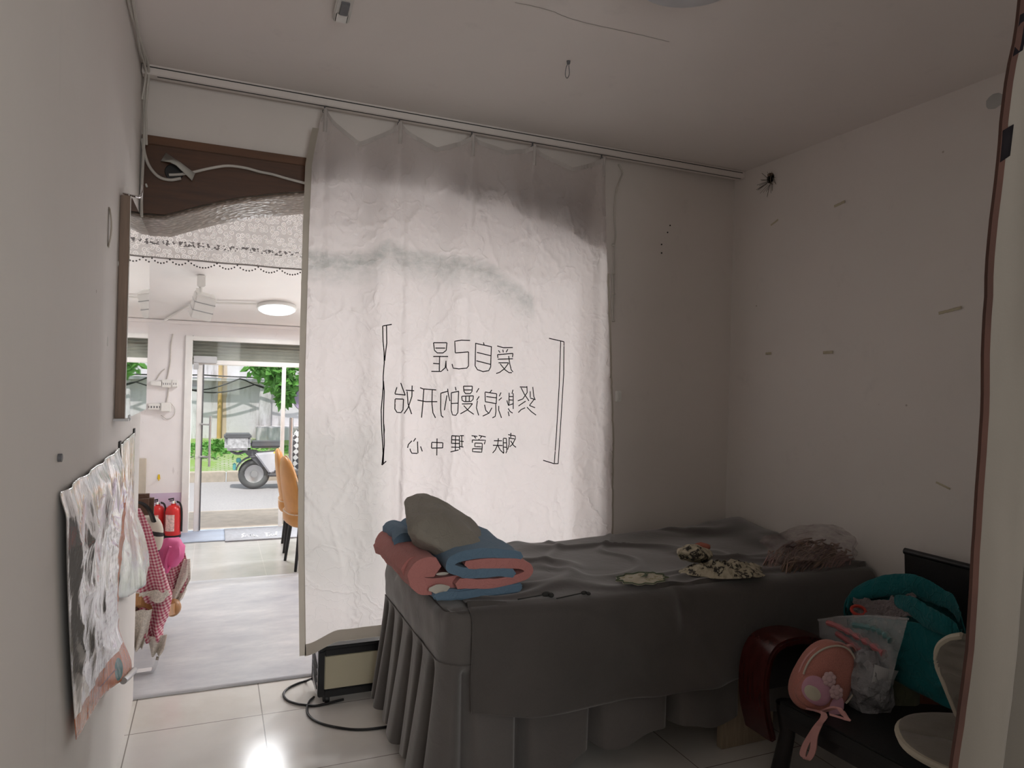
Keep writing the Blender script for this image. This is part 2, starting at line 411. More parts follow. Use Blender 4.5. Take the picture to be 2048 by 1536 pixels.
# ------------------------------------------------------------------ outside
k = NT('asphalt_road'); v = k.coord(); M_ROAD = k.done(k.princ(k.ramp(k.noise(v, 60, 4), [(0.3, (0.33, 0.305, 0.315)), (0.7, (0.42, 0.39, 0.395))]), 0.9))
struct('road', MB().box(-9, 14, 5.15, 7.5, -0.2, -0.02), M_ROAD, smooth=False)
struct('pavement', MB().box(-9, 14, YF + 0.12, 5.15, -0.2, -0.01), mat('peach_paving', (0.60, 0.49, 0.41), 0.8, vs=9), smooth=False)
struct('threshold_floor', MB().box(DL, DR, 3.999, YF + 0.13, -0.06, 0.0), M_TILE2, smooth=False)
kerb = MB()
for i in range(24):
    x = -9 + i * 0.95; kerb.box(x, x + 0.94, 7.5, 7.66, -0.2, 0.12)
struct('kerb', kerb, mat('kerb_stone', (0.50, 0.43, 0.36), 0.85, vs=14), bevel=0.01)
k = NT('grass_paver_verge'); v = k.coord()
br = k.n('ShaderNodeTexBrick'); br.inputs['Scale'].default_value = 4.2; br.inputs['Mortar Size'].default_value = 0.045; k.l(v, br.inputs['Vector'])
br.inputs['Color1'].default_value = (0.46, 0.43, 0.37, 1); br.inputs['Color2'].default_value = (0.40, 0.39, 0.33, 1); br.inputs['Mortar'].default_value = (0.19, 0.28, 0.09, 1)
gm = k.ramp(k.noise(v, 1.3, 6), [(0.42, (0, 0, 0)), (0.56, (1, 1, 1))])
M_VERGE = k.done(k.princ(k.mix(gm, br.outputs[0], (0.22, 0.33, 0.09)), 0.9))
def vz(y): return 0.10 + 0.30 * sstep(7.66, 9.7, y)
struct('verge', MB().grid(lambda u, w: (-9 + 23 * u, lerp(7.66, 10.0, w), vz(lerp(7.66, 10.0, w))), 2, 10), M_VERGE)
# weathered wall across the road
k = NT('weathered_boundary_wall'); v = k.coord(); v2 = k.coord(scale=(3, 1, 0.6))
c0 = k.ramp(k.noise(v, 1.0, 6), [(0.3, (0.60, 0.565, 0.60)), (0.7, (0.76, 0.72, 0.76))])
st = k.ramp(k.noise(v2, 1.6, 8, 0.66), [(0.53, (0, 0, 0)), (0.66, (0.75,) * 3)])
c0 = k.mix(st, c0, (0.34, 0.31, 0.31))
sx = k.n('ShaderNodeSeparateXYZ'); k.l(v, sx.inputs[0])
rust = k.math('LESS_THAN', k.math('ABSOLUTE', k.math('SUBTRACT', sx.outputs[0], 0.46)), k.math('MULTIPLY', k.noise(v2, 5, 4), 0.10))
c0 = k.mix(k.math('MULTIPLY', rust, 0.55), c0, (0.56, 0.36, 0.14))
M_BWALL = k.done(k.princ(c0, 0.9, normal=k.bump(k.noise(v, 9, 6), 0.4, 0.02)))
struct('boundary_wall', MB().box(-9, 14, 10.0, 10.25, 0, 4.4), M_BWALL, smooth=False)
lg = MB().box(-9, 14, 9.82, 10.0, 1.40, 1.46).box(-9, 0.05, 9.9, 10.0, 0.3, 1.3).box(1.05, 1.25, 9.9, 10.0, 0.3, 1.40).box(1.0, 5, 9.55, 10.0, 0.3, 0.62)
struct('boundary_wall_ledge', lg, M_BWALL, bevel=0.01)
pl = MB()
pl.tube([(0.40, 9.95, 0.35), (0.40, 9.95, 3.2)], 0.035, 10)
tag(obj('downpipe', pl, mat('ochre_pipe', (0.55, 0.36, 0.14), 0.7)), 'thin ochre downpipe on the stained wall across the road', 'pipe')
cb = MB()
for zz, dz in ((1.5, 0.02), (1.46, 0.22), (1.36, 0.16)):
    cb.tube([(x, 9.80, zz - dz * abs(math.sin((x - 0.2) * 2.2 + dz * 9))) for x in np.linspace(-0.6, 2.6, 40)], 0.012, 5)
tag(obj('overhead_cable', cb, M_BLACK), 'dark sagging cables along the weathered wall across the road', 'cable')

def leaves(name, clumps, m, parent, n, size=0.11, seed=3):
    rg = random.Random(seed); mb = MB()
    for _ in range(n):
        c, r = rg.choice(clumps)
        while True:
            d = Vector((rg.uniform(-1, 1), rg.uniform(-1, 1), rg.uniform(-1, 1)))
            if d.length < 1: break
        p = Vector(c) + Vector((d.x * r[0], d.y * r[1], d.z * r[2]))
        a = Vector((rg.uniform(-1, 1), rg.uniform(-1, 0.2), rg.uniform(-0.9, 0.4))).normalized(); s_ = size * rg.uniform(0.6, 1.3)
        b = a.cross(Vector((rg.uniform(-1, 1), rg.uniform(-1, 1), rg.uniform(-.2, 1)))).normalized() * s_ * 0.28; nn = a.cross(b).normalized() * s_ * 0.08
        mb.add([p, p + a * s_ * .45 + b + nn, p + a * s_, p + a * s_ * .45 - b + nn], [(0, 1, 2, 3)])
    return obj(name, mb, m, parent, smooth=False)
def leafmat(name, c):
    k = NT(name); v = k.coord()
    cc = k.ramp(k.noise(v, 6, 3), [(0.3, tuple(x * .6 for x in c)), (0.7, tuple(min(1, x * 1.4) for x in c))])
    d = k.princ(cc, 0.45); t = k.n('ShaderNodeBsdfTranslucent'); k.l(cc, t.inputs[0])
    mx = k.n('ShaderNodeMixShader'); mx.inputs[0].default_value = 0.35; k.l(d, mx.inputs[1]); k.l(t.outputs[0], mx.inputs[2]); return k.done(mx.outputs[0])
M_LEAF = leafmat('bright_leaf', (0.17, 0.40, 0.09)); M_LEAF2 = leafmat('deep_leaf', (0.10, 0.27, 0.07))
M_BARK = mat('bark', (0.25, 0.185, 0.12), 0.9, vs=20)
t = thing('street_tree', 'leafy street tree whose branches hang in front of the weathered wall', 'tree', (1.75, 8.6, 0.2))
obj('trunk', MB().tube(spline([(1.72, 8.6, 0.2), (1.70, 8.6, 0.9), (1.80, 8.6, 1.6), (1.62, 8.6, 2.2), (1.9, 8.6, 3.0)], 5), [0.10 - 0.002 * i for i in range(21)], 10), M_BARK, t)
leaves('foliage', [((1.15, 8.5, 1.72), (.38, .3, .26)), ((1.30, 8.5, 1.5), (.25, .25, .28)), ((1.35, 8.5, 1.28), (.10, .2, .22)), ((1.8, 8.6, 2.0), (.6, .4, .3)), ((2.5, 8.6, 2.2), (.8, .5, .7)), ((1.1, 8.6, 2.4), (.7, .4, .3))], M_LEAF, t, 1900, 0.15)
t = thing('street_tree', 'dark green tree further along the road, reflected in the mirror', 'tree', (6.6, 8.8, 0.3))
obj('trunk', MB().tube([(6.6, 8.8, 0.3), (6.65, 8.8, 1.4), (6.5, 8.8, 2.6)], [0.12, 0.10, 0.07], 10), M_BARK, t)
leaves('foliage', [((6.2, 8.7, 1.9), (1.5, .5, .8)), ((7.4, 8.7, 2.2), (1.5, .5, .9)), ((5.5, 8.6, 1.5), (1.1, .4, .6))], M_LEAF2, t, 1700, 0.18, 5)
# weeds along the verge
leaves_o = leaves('verge_weeds', [((0.3, 8.9, 0.30), (1.6, .5, .06)), ((-1, 9.0, 0.34), (1.6, .5, .06)), ((0.4, 9.1, 0.36), (.5, .3, .06))], M_LEAF, None, 1400, 0.10, 9)
leaves_o['kind'] = 'stuff'; tag(leaves_o, 'low green weeds growing on the verge across the road', 'grass')

# lilac round sign on the tree
s_ = thing('round_sign', 'blank lilac oval board fixed to the tree trunk outside', 'sign', (1.72, 8.44, 1.12))
pc = aY(603, 800, 8.44)
obj('board', MB().lathe([(0.001, -.012), (0.17, -.012), (0.18, 0), (0.17, .012), (0.001, .012)], (pc.x + .05, 8.44, pc.z), 32, 'y'), mat('lilac_board', (0.44, 0.33, 0.50), 0.6), s_)
obj('bracket', MB().box(pc.x + .0, pc.x + .04, 8.45, 8.52, pc.z - .1, pc.z + .1), M_GREYM, s_)

# scooters
def wheel(mb_t, mb_h, c, r):
    mb_t.tube([(c[0] + (r - .045) * math.cos(a), c[1], c[2] + (r - .045) * math.sin(a)) for a in np.linspace(0, 2 * PI, 32, False)], 0.045, 10, True)
    mb_h.lathe([(r - .075, -.02), (r - .06, -.03), (r - .06, .03), (r - .075, .02)], c, 28, 'y'); mb_h.lathe([(.001, -.05), (.045, -.05), (.045, .05), (.001, .05)], c, 16, 'y')
    for q in range(5):
        a = 2 * PI * q / 5; mb_h.tube([(c[0] + .03 * math.cos(a), c[1], c[2] + .03 * math.sin(a)), (c[0] + (r - .07) * math.cos(a), c[1], c[2] + (r - .07) * math.sin(a))], 0.016, 6)
M_TYRE = mat('grey_rubber', (0.12, 0.12, 0.12), 0.8); M_DGREY = mat('dark_grey_plastic', (0.13, 0.13, 0.14), 0.5); M_LGREY = mat('light_grey_panel', (0.60, 0.59, 0.63), 0.4); M_YEL = mat('yellow_panel', (0.75, 0.62, 0.03), 0.4)
ZR = -0.02
t = thing('electric_scooter', 'grey and white electric scooter with a rear top box parked by the kerb', 'scooter', (1.4, 6.75, ZR))
for nm, cx in (('rear_wheel', 0.83), ('front_wheel', 2.05)):
    a_, b_ = MB(), MB(); wheel(a_, b_, (cx, 6.75, ZR + .205), .205)
    w_ = obj(nm, a_, M_TYRE, t); obj('hub', b_, M_GREYM, w_)
bd = MB(); bd.prism([(0.82, .47), (1.10, .49), (1.12, .40), (1.10, .22), (1.02, .19), (0.90, .36)], 'y', 6.63, 6.87)
obj('side_panel', bd, M_LGREY, t, bevel=.02)
obj('yellow_panel', MB().prism([(1.06, .495), (1.15, .48), (1.15, .36), (1.09, .34)], 'y', 6.625, 6.875), M_YEL, t, bevel=.015)
obj('seat', MB().box(0.76, 1.20, 6.63, 6.87, .54, .63), M_DGREY, t, bevel=.03)
obj('footboard', MB().box(1.0, 1.75, 6.64, 6.86, .15, .22), M_DGREY, t, bevel=.02)
obj('front_shield', MB().prism([(1.72, .16), (1.85, .16), (1.98, .95), (1.90, .98)], 'y', 6.58, 6.92), M_LGREY, t, bevel=.02)
hb = MB().tube([(1.93, 6.42, 1.0), (1.95, 6.6, .98), (1.95, 6.9, .98), (1.93, 7.08, 1.0)], .02, 8).tube([(2.05, 6.75, .205), (1.92, 6.75, 1.0)], .03, 8)
obj('handlebar', hb, M_DGREY, t)
obj('mudguard', MB().grid(lambda u, w: (0.83 + .235 * math.cos(lerp(.6, 2.9, u)), lerp(6.68, 6.82, w), ZR + .205 + .235 * math.sin(lerp(.6, 2.9, u))), 16, 2), M_DGREY, t, thick=.01)
rk = MB()
for y in (6.68, 6.82): rk.tube(spline([(0.52, y, .50), (0.62, y, .46), (0.78, y, .52)], 5), .012, 6)
rk.prism([(.66, .52), (.86, .50), (1.0, .30), (.92, .27), (.74, .44)], 'y', 6.69, 6.81)
obj('rear_rack', rk, M_DGREY, t)
tb = obj('top_box', MB().box(0.45, .77, 6.6, 6.9, .51, .715), None or mat('silver_box', (0.55, 0.54, 0.56), 0.35, var=0.35, vs=25), t, bevel=.035)
obj('lid', MB().box(0.44, .78, 6.59, 6.91, .665, .73), M_DGREY, tb, bevel=.02)
obj('tail_light', MB().box(.60, .66, 6.71, 6.79, .34, .40).box(.56, .60, 6.70, 6.80, .24, .33), mat('teal_plate', (.15, .45, .45), .5), t, bevel=.01)
# checked covered scooter behind
k = NT('checked_rain_cover'); v = k.coord(); ck = k.n('ShaderNodeTexChecker'); ck.inputs['Scale'].default_value = 17; k.l(k.coord(rot=(.2, .7, .1)), ck.inputs[0])
ck.inputs[1].default_value = (0.66, 0.65, 0.66, 1); ck.inputs[2].default_value = (0.07, 0.07, 0.08, 1)
M_CHECK = k.done(k.princ(ck.outputs[0], 0.6))
t = thing('covered_scooter', 'second scooter behind under a black and white checked rain cover', 'scooter', (1.75, 7.15, ZR))
cv = MB()
cprof = [(1.36, .70), (1.42, .78), (1.5, .72), (1.62, .74), (1.72, .98), (1.80, 1.0), (1.95, .66), (2.1, .35)]
cv.grid(lambda u, w: (lambda x: (x, 7.15 + math.cos(PI * w) * (.12 + .10 * math.sin(PI * u)) + .01 * nz(u * 9, w * 9), max(.12, ZR + .14 + (interp(cprof, x) - .14) * math.sin(PI * w) ** .45)))(lerp(1.36, 2.1, u)), 26, 18)
obj('rain_cover', cv, M_CHECK, t)
for nm, cx in (('rear_wheel', 1.45), ('front_wheel', 2.05)):
    a_, b_ = MB(), MB(); wheel(a_, b_, (cx, 7.15, ZR + .2), .2); w_ = obj(nm, a_, M_TYRE, t); obj('hub', b_, M_GREYM, w_)
for sg in (1,):
    mm = MB().tube([(1.62, 7.08, .76), (1.56, 7.02, .93), (1.53, 7.0, 1.0)], .008, 6).ball((1.53, 6.99, 1.02), (.055, .02, .045)); obj('mirror', mm, M_WHITEP, t)

# ------------------------------------------------------------------ shop front door
k = NT('clear_glass'); gl = k.n('ShaderNodeBsdfGlossy'); gl.inputs['Roughness'].default_value = 0.02
tr = k.n('ShaderNodeBsdfTransparent'); tr.inputs[0].default_value = (0.97, 0.985, 0.98, 1); fz = k.n('ShaderNodeFresnel'); fz.inputs[0].default_value = 1.25
mx = k.n('ShaderNodeMixShader'); k.l(fz.outputs[0], mx.inputs[0]); k.l(tr.outputs[0], mx.inputs[1]); k.l(gl.outputs[0], mx.inputs[2]); M_GLASS = k.done(mx.outputs[0])
d1 = MB().box(DL, DL + .065, YF - .02, YF + .10, 0, 1.87).box(DR - .06, DR, YF - .02, YF + .10, 0, 1.87).box(DL + .065, DR - .06, YF - .02, YF + .10, 1.825, 1.87)
d1.box(DL + .065, DR - .06, YF + .02, YF + .07, 1.60, 1.645)
dr = struct('door_1', d1, M_WHITEM, bevel=.004)
def dpart(nm, mb, m, **kw):
    o = obj(nm, mb, m, dr, **kw); return o
dpart('transom_glass', MB().box(DL + .066, DR - .061, YF + .04, YF + .048, 1.645, 1.824), M_GLASS, smooth=False)
dpart('side_glass', MB().box(DL + .066, .17, YF + .04, YF + .048, .01, 1.60), M_GLASS, smooth=False)
dpart('post', MB().box(.155, .205, YF + .02, YF + .06, .0, 1.60), M_WHITEM, bevel=.004)
dpart('patch_fitting', MB().box(.12, .325, YF - .01, YF + .10, 1.615, 1.68).box(.12, .165, YF - .01, YF + .10, 1.55, 1.62), M_GREYM, bevel=.004)
lf = dpart('glass_leaf', MB().box(.21, .93, YF + .02, YF + .032, .012, 1.595), M_GLASS, smooth=False)
obj('edge_strip', MB().box(.205, .215, YF + .015, YF + .037, .012, 1.6), M_DGREY, lf)
lf2 = dpart('glass_leaf', MB().box(.96, 1.70, YF + .02, YF + .032, .012, 1.595), M_GLASS, smooth=False)
obj('edge_strip', MB().box(.925, .962, YF + .012, YF + .04, .012, 1.6), M_WHITEM, lf2)
h1 = MB().tube([(.28, YF - .05, 1.11), (.28, YF - .05, .63)], .011, 10).tube([(.19, YF + .02, 1.03), (.28, YF - .05, 1.03)], .008, 8).tube([(.19, YF + .02, .72), (.28, YF - .05, .72)], .008, 8)
obj('pull_handle', h1, M_GREYM, lf)
h2 = MB().tube([(1.02, YF - .05, 1.10), (1.02, YF - .05, .52)], .02, 12).tube([(1.02, YF + .02, 1.0), (1.02, YF - .05, 1.0)], .01, 8).tube([(1.02, YF + .02, .62), (1.02, YF - .05, .62)], .01, 8)
obj('pull_handle', h2, M_GREYM, lf2)
rs = MB()
for i in range(7):
    z = 1.625 + i * .032; rs.add([(DL, YF + .14, z), (DR, YF + .14, z), (DR, YF + .125, z + .016), (DL, YF + .125, z + .016), (DR, YF + .14, z + .032), (DL, YF + .14, z + .032)], [(0, 1, 2, 3), (3, 2, 4, 5)])
rs.box(DL, DR, YF + .13, YF + .15, 1.60, 1.632)
tag(obj('roller_shutter', rs, mat('grey_shutter_steel', (.42, .41, .36), .5, .3), smooth=False, thick=.003), 'rolled-up grey metal shutter above the glass shop door', 'shutter')

# ================================================================== SHOP ROOM (beyond the arch)
# ceiling discs: the lit one in view and two unseen ones added to brighten the shop
M_LAMP = NT('lit_diffuser'); e_ = M_LAMP.n('ShaderNodeEmission'); e_.inputs[0].default_value = (0.90, 0.97, 1.0, 1); e_.inputs[1].default_value = 1.6; M_LAMP = M_LAMP.done(e_.outputs[0])
def disc_lamp(x, y, label, watts):
    ang = math.atan2(0.71, 3.51); c = Vector((x, y, CZ(y)))
    M = Matrix.Translation(c) @ Matrix.Rotation(-ang, 4, 'X')
    t = thing('ceiling_lamp', label, 'lamp', c, 'round ceiling lamps of the shop')
    obj('rim', MB().lathe([(.001, -.002), (.165, -.002), (.172, -.02), (.168, -.034), (.155, -.034), (.155, -.01), (.001, -.01)], n=40, M=M), M_WHITEP, t)
    obj('diffuser', MB().lathe([(.155, -.03), (.158, -.04), (.14, -.052), (.09, -.061), (.001, -.064)], n=40, M=M), M_LAMP, t)
    l_ = light('ceiling_lamp_light', 'AREA', M @ Vector((0, 0, -.075)), watts, (.97, .985, 1), .3); l_.rotation_euler = (-ang, 0, 0)
disc_lamp(0.81, 3.335, 'lit white disc lamp on the sloping shop ceiling near the glass door', 14)
disc_lamp(2.9, 3.0, 'added lit white disc lamp on the shop ceiling, unseen beyond the curtain', 60)
disc_lamp(3.9, 1.8, 'added lit white disc lamp, unseen at the far right of the shop ceiling', 22)

# ceiling conduit and track spotlight
cd = MB()
P = [aZ(340, 640, 1.96)]
def onC(x, y, dz=0.02):
    n = Vector((0, .71, 3.51)); d = ray(x, y); p0 = Vector((0, WT, 2.72 - dz)); return CAM + d * ((p0 - CAM).dot(n) / d.dot(n))
cd.tube([onC(330, 640), onC(362, 622), onC(388, 606)], .012, 8).tube([onC(388, 605), onC(430, 606), onC(515, 608)], .009, 8)
tag(obj('conduit', cd, M_WHITEP), 'white cable conduit running across the shop ceiling to the disc lamp', 'conduit')
sp = onC(403, 551, 0); t = thing('track_spotlight', 'white box-shaped spotlight hanging from a bracket on the shop ceiling', 'spotlight', sp)
dz_ = aY(403, 585, sp.y).z
obj('ceiling_mount', MB().box(sp.x - .03, sp.x + .03, sp.y - .03, sp.y + .03, sp.z - .09, sp.z + .0), M_WHITEP, t, bevel=.006)
obj('arm', MB().tube([(sp.x, sp.y, sp.z - .08), (sp.x - .005, sp.y, dz_ - .02)], .014, 10).box(sp.x - .035, sp.x - .005, sp.y - .02, sp.y + .02, dz_ - .03, dz_ + .03), M_WHITEP, t)
hc = aY(405, 612, sp.y); Mh = Matrix.Translation(hc) @ Matrix.Rotation(math.radians(14), 4, 'Y') @ Matrix.Rotation(math.radians(18), 4, 'X') @ Matrix.Rotation(math.radians(12), 4, 'Z')
hd = obj('lamp_head', MB().box(-.075, .075, -.075, .075, -.095, .095, Mh), M_WHITEP, t, bevel=.008)
hp = MB()
for zz in (-.03, .035): hp.box(-.0765, .0765, -.0765, .0765, zz, zz + .006, Mh)
obj('seam', hp, M_GREYM, hd)
# moulding along the top of the front wall
cm = MB().box(-1.33, 4.6, YF - .02, YF, CZ(YF) - .035, CZ(YF) - .005)
struct('trim_4', cm, M_OUTW, bevel=.005)
# sockets and wiring on the front wall
def wall_box(nm, px, py, w, h, label, cat, d=.035, holes=0):
    c = aY(px, py, YF); t = thing(nm, label, cat, (c.x, YF, c.z))
    b = obj('box', MB().box(c.x - w / 2, c.x + w / 2, YF - d, YF, c.z - h / 2, c.z + h / 2), M_WHITEP, t, bevel=.006)
    if holes:
        hm = MB()
        for i in range(holes):
            xx = c.x + (i - (holes - 1) / 2) * w / (holes + .5)
            hm.box(xx - .012, xx - .006, YF - d - .001, YF - d + .004, c.z - .012, c.z + .006).box(xx + .006, xx + .012, YF - d - .001, YF - d + .004, c.z - .012, c.z + .006)
        obj('socket_holes', hm, M_DGREY, t)
    return t
wall_box('junction_box', 313, 767, .10, .045, 'narrow white junction box, left of the upper double socket', 'junction box')
wall_box('wall_socket', 334, 767, .088, .075, 'white double socket in the upper row on the pillar by the glass door', 'socket', .035, 2)
wall_box('round_switch', 350, 767, .055, .072, 'small white rounded switch at the end of the upper socket row', 'switch', .04, 1)
wall_box('wall_socket', 309, 813, .105, .06, 'long white socket strip in the lower row on the pillar', 'socket', .04, 4)
wall_box('junction_box', 332, 814, .085, .085, 'square white junction box in the lower row beside the socket strip', 'junction box', .045)
wr = MB()
A = lambda x, y, d=.008: (lambda c: Vector((c.x, YF - d, c.z)))(aY(x, y, YF))
wr.tube(spline([A(346, 668), A(342, 690), A(341, 720), A(337, 745), A(334, 758)], 5), .006, 6)
wr.tube(spline([A(330, 738), A(322, 745), A(312, 760)], 5), .004, 6).tube(spline([A(337, 775), A(336, 790), A(333, 805)], 5), .006, 6)
wr.tube(spline([A(341, 805), A(350, 818), A(347, 832), A(334, 838), A(322, 830)], 5), .003, 6)
tag(obj('socket_wiring', wr, M_CABLE), 'thin grey wires linking the sockets on the white pillar', 'wiring')
hk = aY(318, 956, YF); t = thing('wall_hook', 'small yellow hook stuck on the white pillar above the extinguishers', 'hook', (hk.x, YF, hk.z))
obj('hook_plate', MB().prism([(hk.x - .014, hk.z - .01), (hk.x + .012, hk.z - .01), (hk.x + .006, hk.z + .034), (hk.x - .008, hk.z + .034)], 'y', YF - .006, YF), mat('yellow_plastic', (.75, .52, .02), .4), t, bevel=.002)
obj('hook_tip', MB().tube(spline([(hk.x, YF - .005, hk.z), (hk.x, YF - .012, hk.z - .02), (hk.x, YF - .028, hk.z - .012)], 4), .005, 8), mat('yellow_plastic', (.75, .52, .02), .4), t)
# beige panel at the far left
bp = aY(283, 920, YF - .02)
tag(obj('board_panel', MB().box(-.45, -.255, YF - .05, YF - .002, 0, .715), mat('beige_board', (.58, .52, .43), .6), bevel=.004), 'beige board leaning on the shop wall left of the fire extinguishers', 'board')
# fire extinguishers
def extinguisher(x, y, label, s=1.0):
    t = thing('fire_extinguisher', label, 'fire extinguisher', (x, y, 0), 'fire extinguishers')
    c = (x, y, 0)
    obj('cylinder', MB().lathe([(.001, .028), (.067 * s, .028), (.068 * s, .24 * s), (.062 * s, .27 * s), (.04 * s, .295 * s), (.022 * s, .30 * s), (.022 * s, .315 * s), (.001, .315 * s)], c, 28), M_RED, t)
    obj('base_ring', MB().lathe([(.001, 0), (.068 * s, 0), (.0695 * s, .03), (.001, .032)], c, 28), M_BLACK, t)
    obj('valve', MB().lathe([(.001, .312 * s), (.02 * s, .312 * s), (.016 * s, .34 * s), (.001, .34 * s)], c, 14).box(x - .008, x + .03, y - .01, y + .01, .322 * s, .334 * s), M_CHROME, t)
    obj('handle', MB().tube([(x - .006, y, .335 * s), (x, y, .36 * s), (x - .045, y, .352 * s)], .007, 8).tube([(x, y, .34 * s), (x - .035, y, .338 * s)], .005, 8), M_BLACK, t)
    obj('hose', MB().tube(spline([(x + .025, y, .33 * s), (x + .055, y - .03, .315 * s), (x + .07, y - .035, .24 * s), (x + .071, y - .03, .06)], 6), .009, 8), M_BLACK, t)
    lb = MB().grid(lambda u, w: (x + .0692 * s * math.cos(lerp(3.6, 4.9, u)), y + .0692 * s * math.sin(lerp(3.6, 4.9, u)), lerp(.07, .22, w) * s), 10, 2)
    obj('label_sheet', lb, mat('extinguisher_label', (.74, .50, .46), .5, var=.3, vs=70), t)
extinguisher(-.01, 3.80, 'red fire extinguisher beside the door frame, fully in view')
extinguisher(-.145, 3.88, 'red fire extinguisher half hidden behind the striped bag', .95)
# mats
k = NT('worn_grey_vinyl_mat'); v = k.coord(scale=(1, 2.2, 1)); 
c0 = k.ramp(k.noise(v, 1.8, 9, 0.68), [(0.32, (0.46, 0.465, 0.51)), (0.52, (0.60, 0.60, 0.625)), (0.7, (0.76, 0.75, 0.76))])
M_MAT = k.done(k.princ(c0, 0.38, spec=.4, normal=k.bump(k.noise(v, 40, 4), .1, .003)))
gm_ = MB().grid(lambda u, w: (lerp(-.35, 1.6, u), lerp(.292 + .004 * nz(u * 14), 2.235, w), .003 + .0012 * (1 + nz(u * 5, w * 5))), 40, 40)
tag(obj('floor_mat', gm_, M_MAT, thick=.003), 'large worn blue-grey vinyl mat on the floor just through the arch', 'mat')
tag(obj('floor_mat', MB().grid(lambda u, w: (lerp(-.05, .43, u), lerp(3.53 + .02 * nz(u * 7), 4.05, w), .004 + .002 * nz(u * 9, w * 9)), 12, 12), mat('pale_blue_mat', (.42, .48, .60), .6, vs=5), thick=.003), 'pale blue mat on the floor beside the lettered doormat', 'mat')
dm = thing('doormat', 'grey doormat with pale script lettering inside the glass door', 'mat', (.85, 3.76, 0))
obj('pad', MB().box(.43, 1.27, 3.475, 4.03, .0, .012), mat('grey_doormat', (.40, .41, .45), .85, vs=40), dm, bevel=.004)
le = MB()
def script(pts):
    q = [aZ(x, y, .013) for x, y in pts]; le.ribbon([(p.x, p.y, .0135) for p in q], .016, (0, 0, 1))
script([(489, 1066), (484, 1069), (487, 1072), (483, 1075)]); script([(490, 1073), (494, 1069), (497, 1073), (500, 1069), (503, 1073), (506, 1068), (509, 1073), (512, 1070), (516, 1073)])
script([(528, 1066), (540, 1065)]); script([(533, 1066), (534, 1073)]); script([(538, 1072), (542, 1068), (545, 1072), (548, 1068), (552, 1071), (553, 1063)])
obj('script_lettering', le, mat('pale_print', (.72, .72, .74), .8), dm)

# lace valance with bead swags
k = NT('grey_lace'); v = k.coord(loc=(1.0, .5, 2.07))
vo = k.n('ShaderNodeTexVoronoi', voronoi_dimensions='2D'); vo.inputs['Scale'].default_value = 36; vo.inputs['Randomness'].default_value = .6; k.l(k.coord(rot=(-PI / 2, 0, 0)), vo.inputs['Vector'])
ring = k.math('LESS_THAN', k.math('ABSOLUTE', k.math('SUBTRACT', vo.outputs['Distance'], .34)), .085)
dot = k.math('LESS_THAN', vo.outputs['Distance'], .12)
op = k.math('MAXIMUM', ring, dot)
sx = k.n('ShaderNodeSeparateXYZ'); k.l(v, sx.inputs[0])
dark = k.math('MULTIPLY', k.math('LESS_THAN', k.math('ABSOLUTE', k.math('SUBTRACT', sx.outputs[2], 2.142)), .013), k.math('GREATER_THAN', k.noise(k.coord(scale=(1, .01, 1)), 70, 2), .53))
lc = k.mix(op, (0.36, 0.335, 0.32), (0.90, 0.87, 0.85)); lc = k.mix(dark, lc, (.10, .09, .09))
df = k.n('ShaderNodeBsdfDiffuse'); k.l(lc, df.inputs[0]); tl = k.n('ShaderNodeBsdfTranslucent'); k.l(lc, tl.inputs[0])
m1 = k.n('ShaderNodeMixShader'); m1.inputs[0].default_value = .6; k.l(df.outputs[0], m1.inputs[1]); k.l(tl.outputs[0], m1.inputs[2])
tp = k.n('ShaderNodeBsdfTransparent'); m2 = k.n('ShaderNodeMixShader')
k.l(k.math('ADD', .42, k.math('MULTIPLY', k.math('MAXIMUM', op, dark), .50)), m2.inputs[0]); k.l(tp.outputs[0], m2.inputs[1]); k.l(m1.outputs[0], m2.inputs[2]); M_LACE = k.done(m2.outputs[0])
t = thing('lace_valance', 'grey lace valance with beaded swags hanging behind the arch', 'valance', (1.0, .5, 2.07))
obj('lace', MB().grid(lambda u, w: (lerp(-.5, 2.35, u), .50 + .010 * math.sin(u * 70) * (1 - w * .3) + .008 * nz(u * 12, w), lerp(2.64, 2.066, w)), 200, 8), M_LACE, t)
obj('hem', MB().tube([(x, .5 + .010 * math.sin((x + .5) / 2.85 * 70) * .7, 2.066) for x in np.linspace(-.5, 2.35, 160)], .004, 6), mat('lace_hem', (.42, .39, .38), .8), t)
bd = MB(); nodes = [-.37, -.25, -.155, -.055 + .0, .014, .092, .175, .305, .40, .50, .605, .72] + [.72 + .12 * i for i in range(1, 14)]
for a, b in zip(nodes, nodes[1:]):
    n_ = max(5, int((b - a) / .0125))
    for i in range(n_):
        s = i / n_; bd.ball((lerp(a, b, s), .497, 2.064 - .10 * (b - a) ** .5 * 4 * s * (1 - s) * .75 - .004), .0042, 6, 5)
obj('bead_fringe', bd, mat('dark_beads', (.045, .035, .035), .3), t)

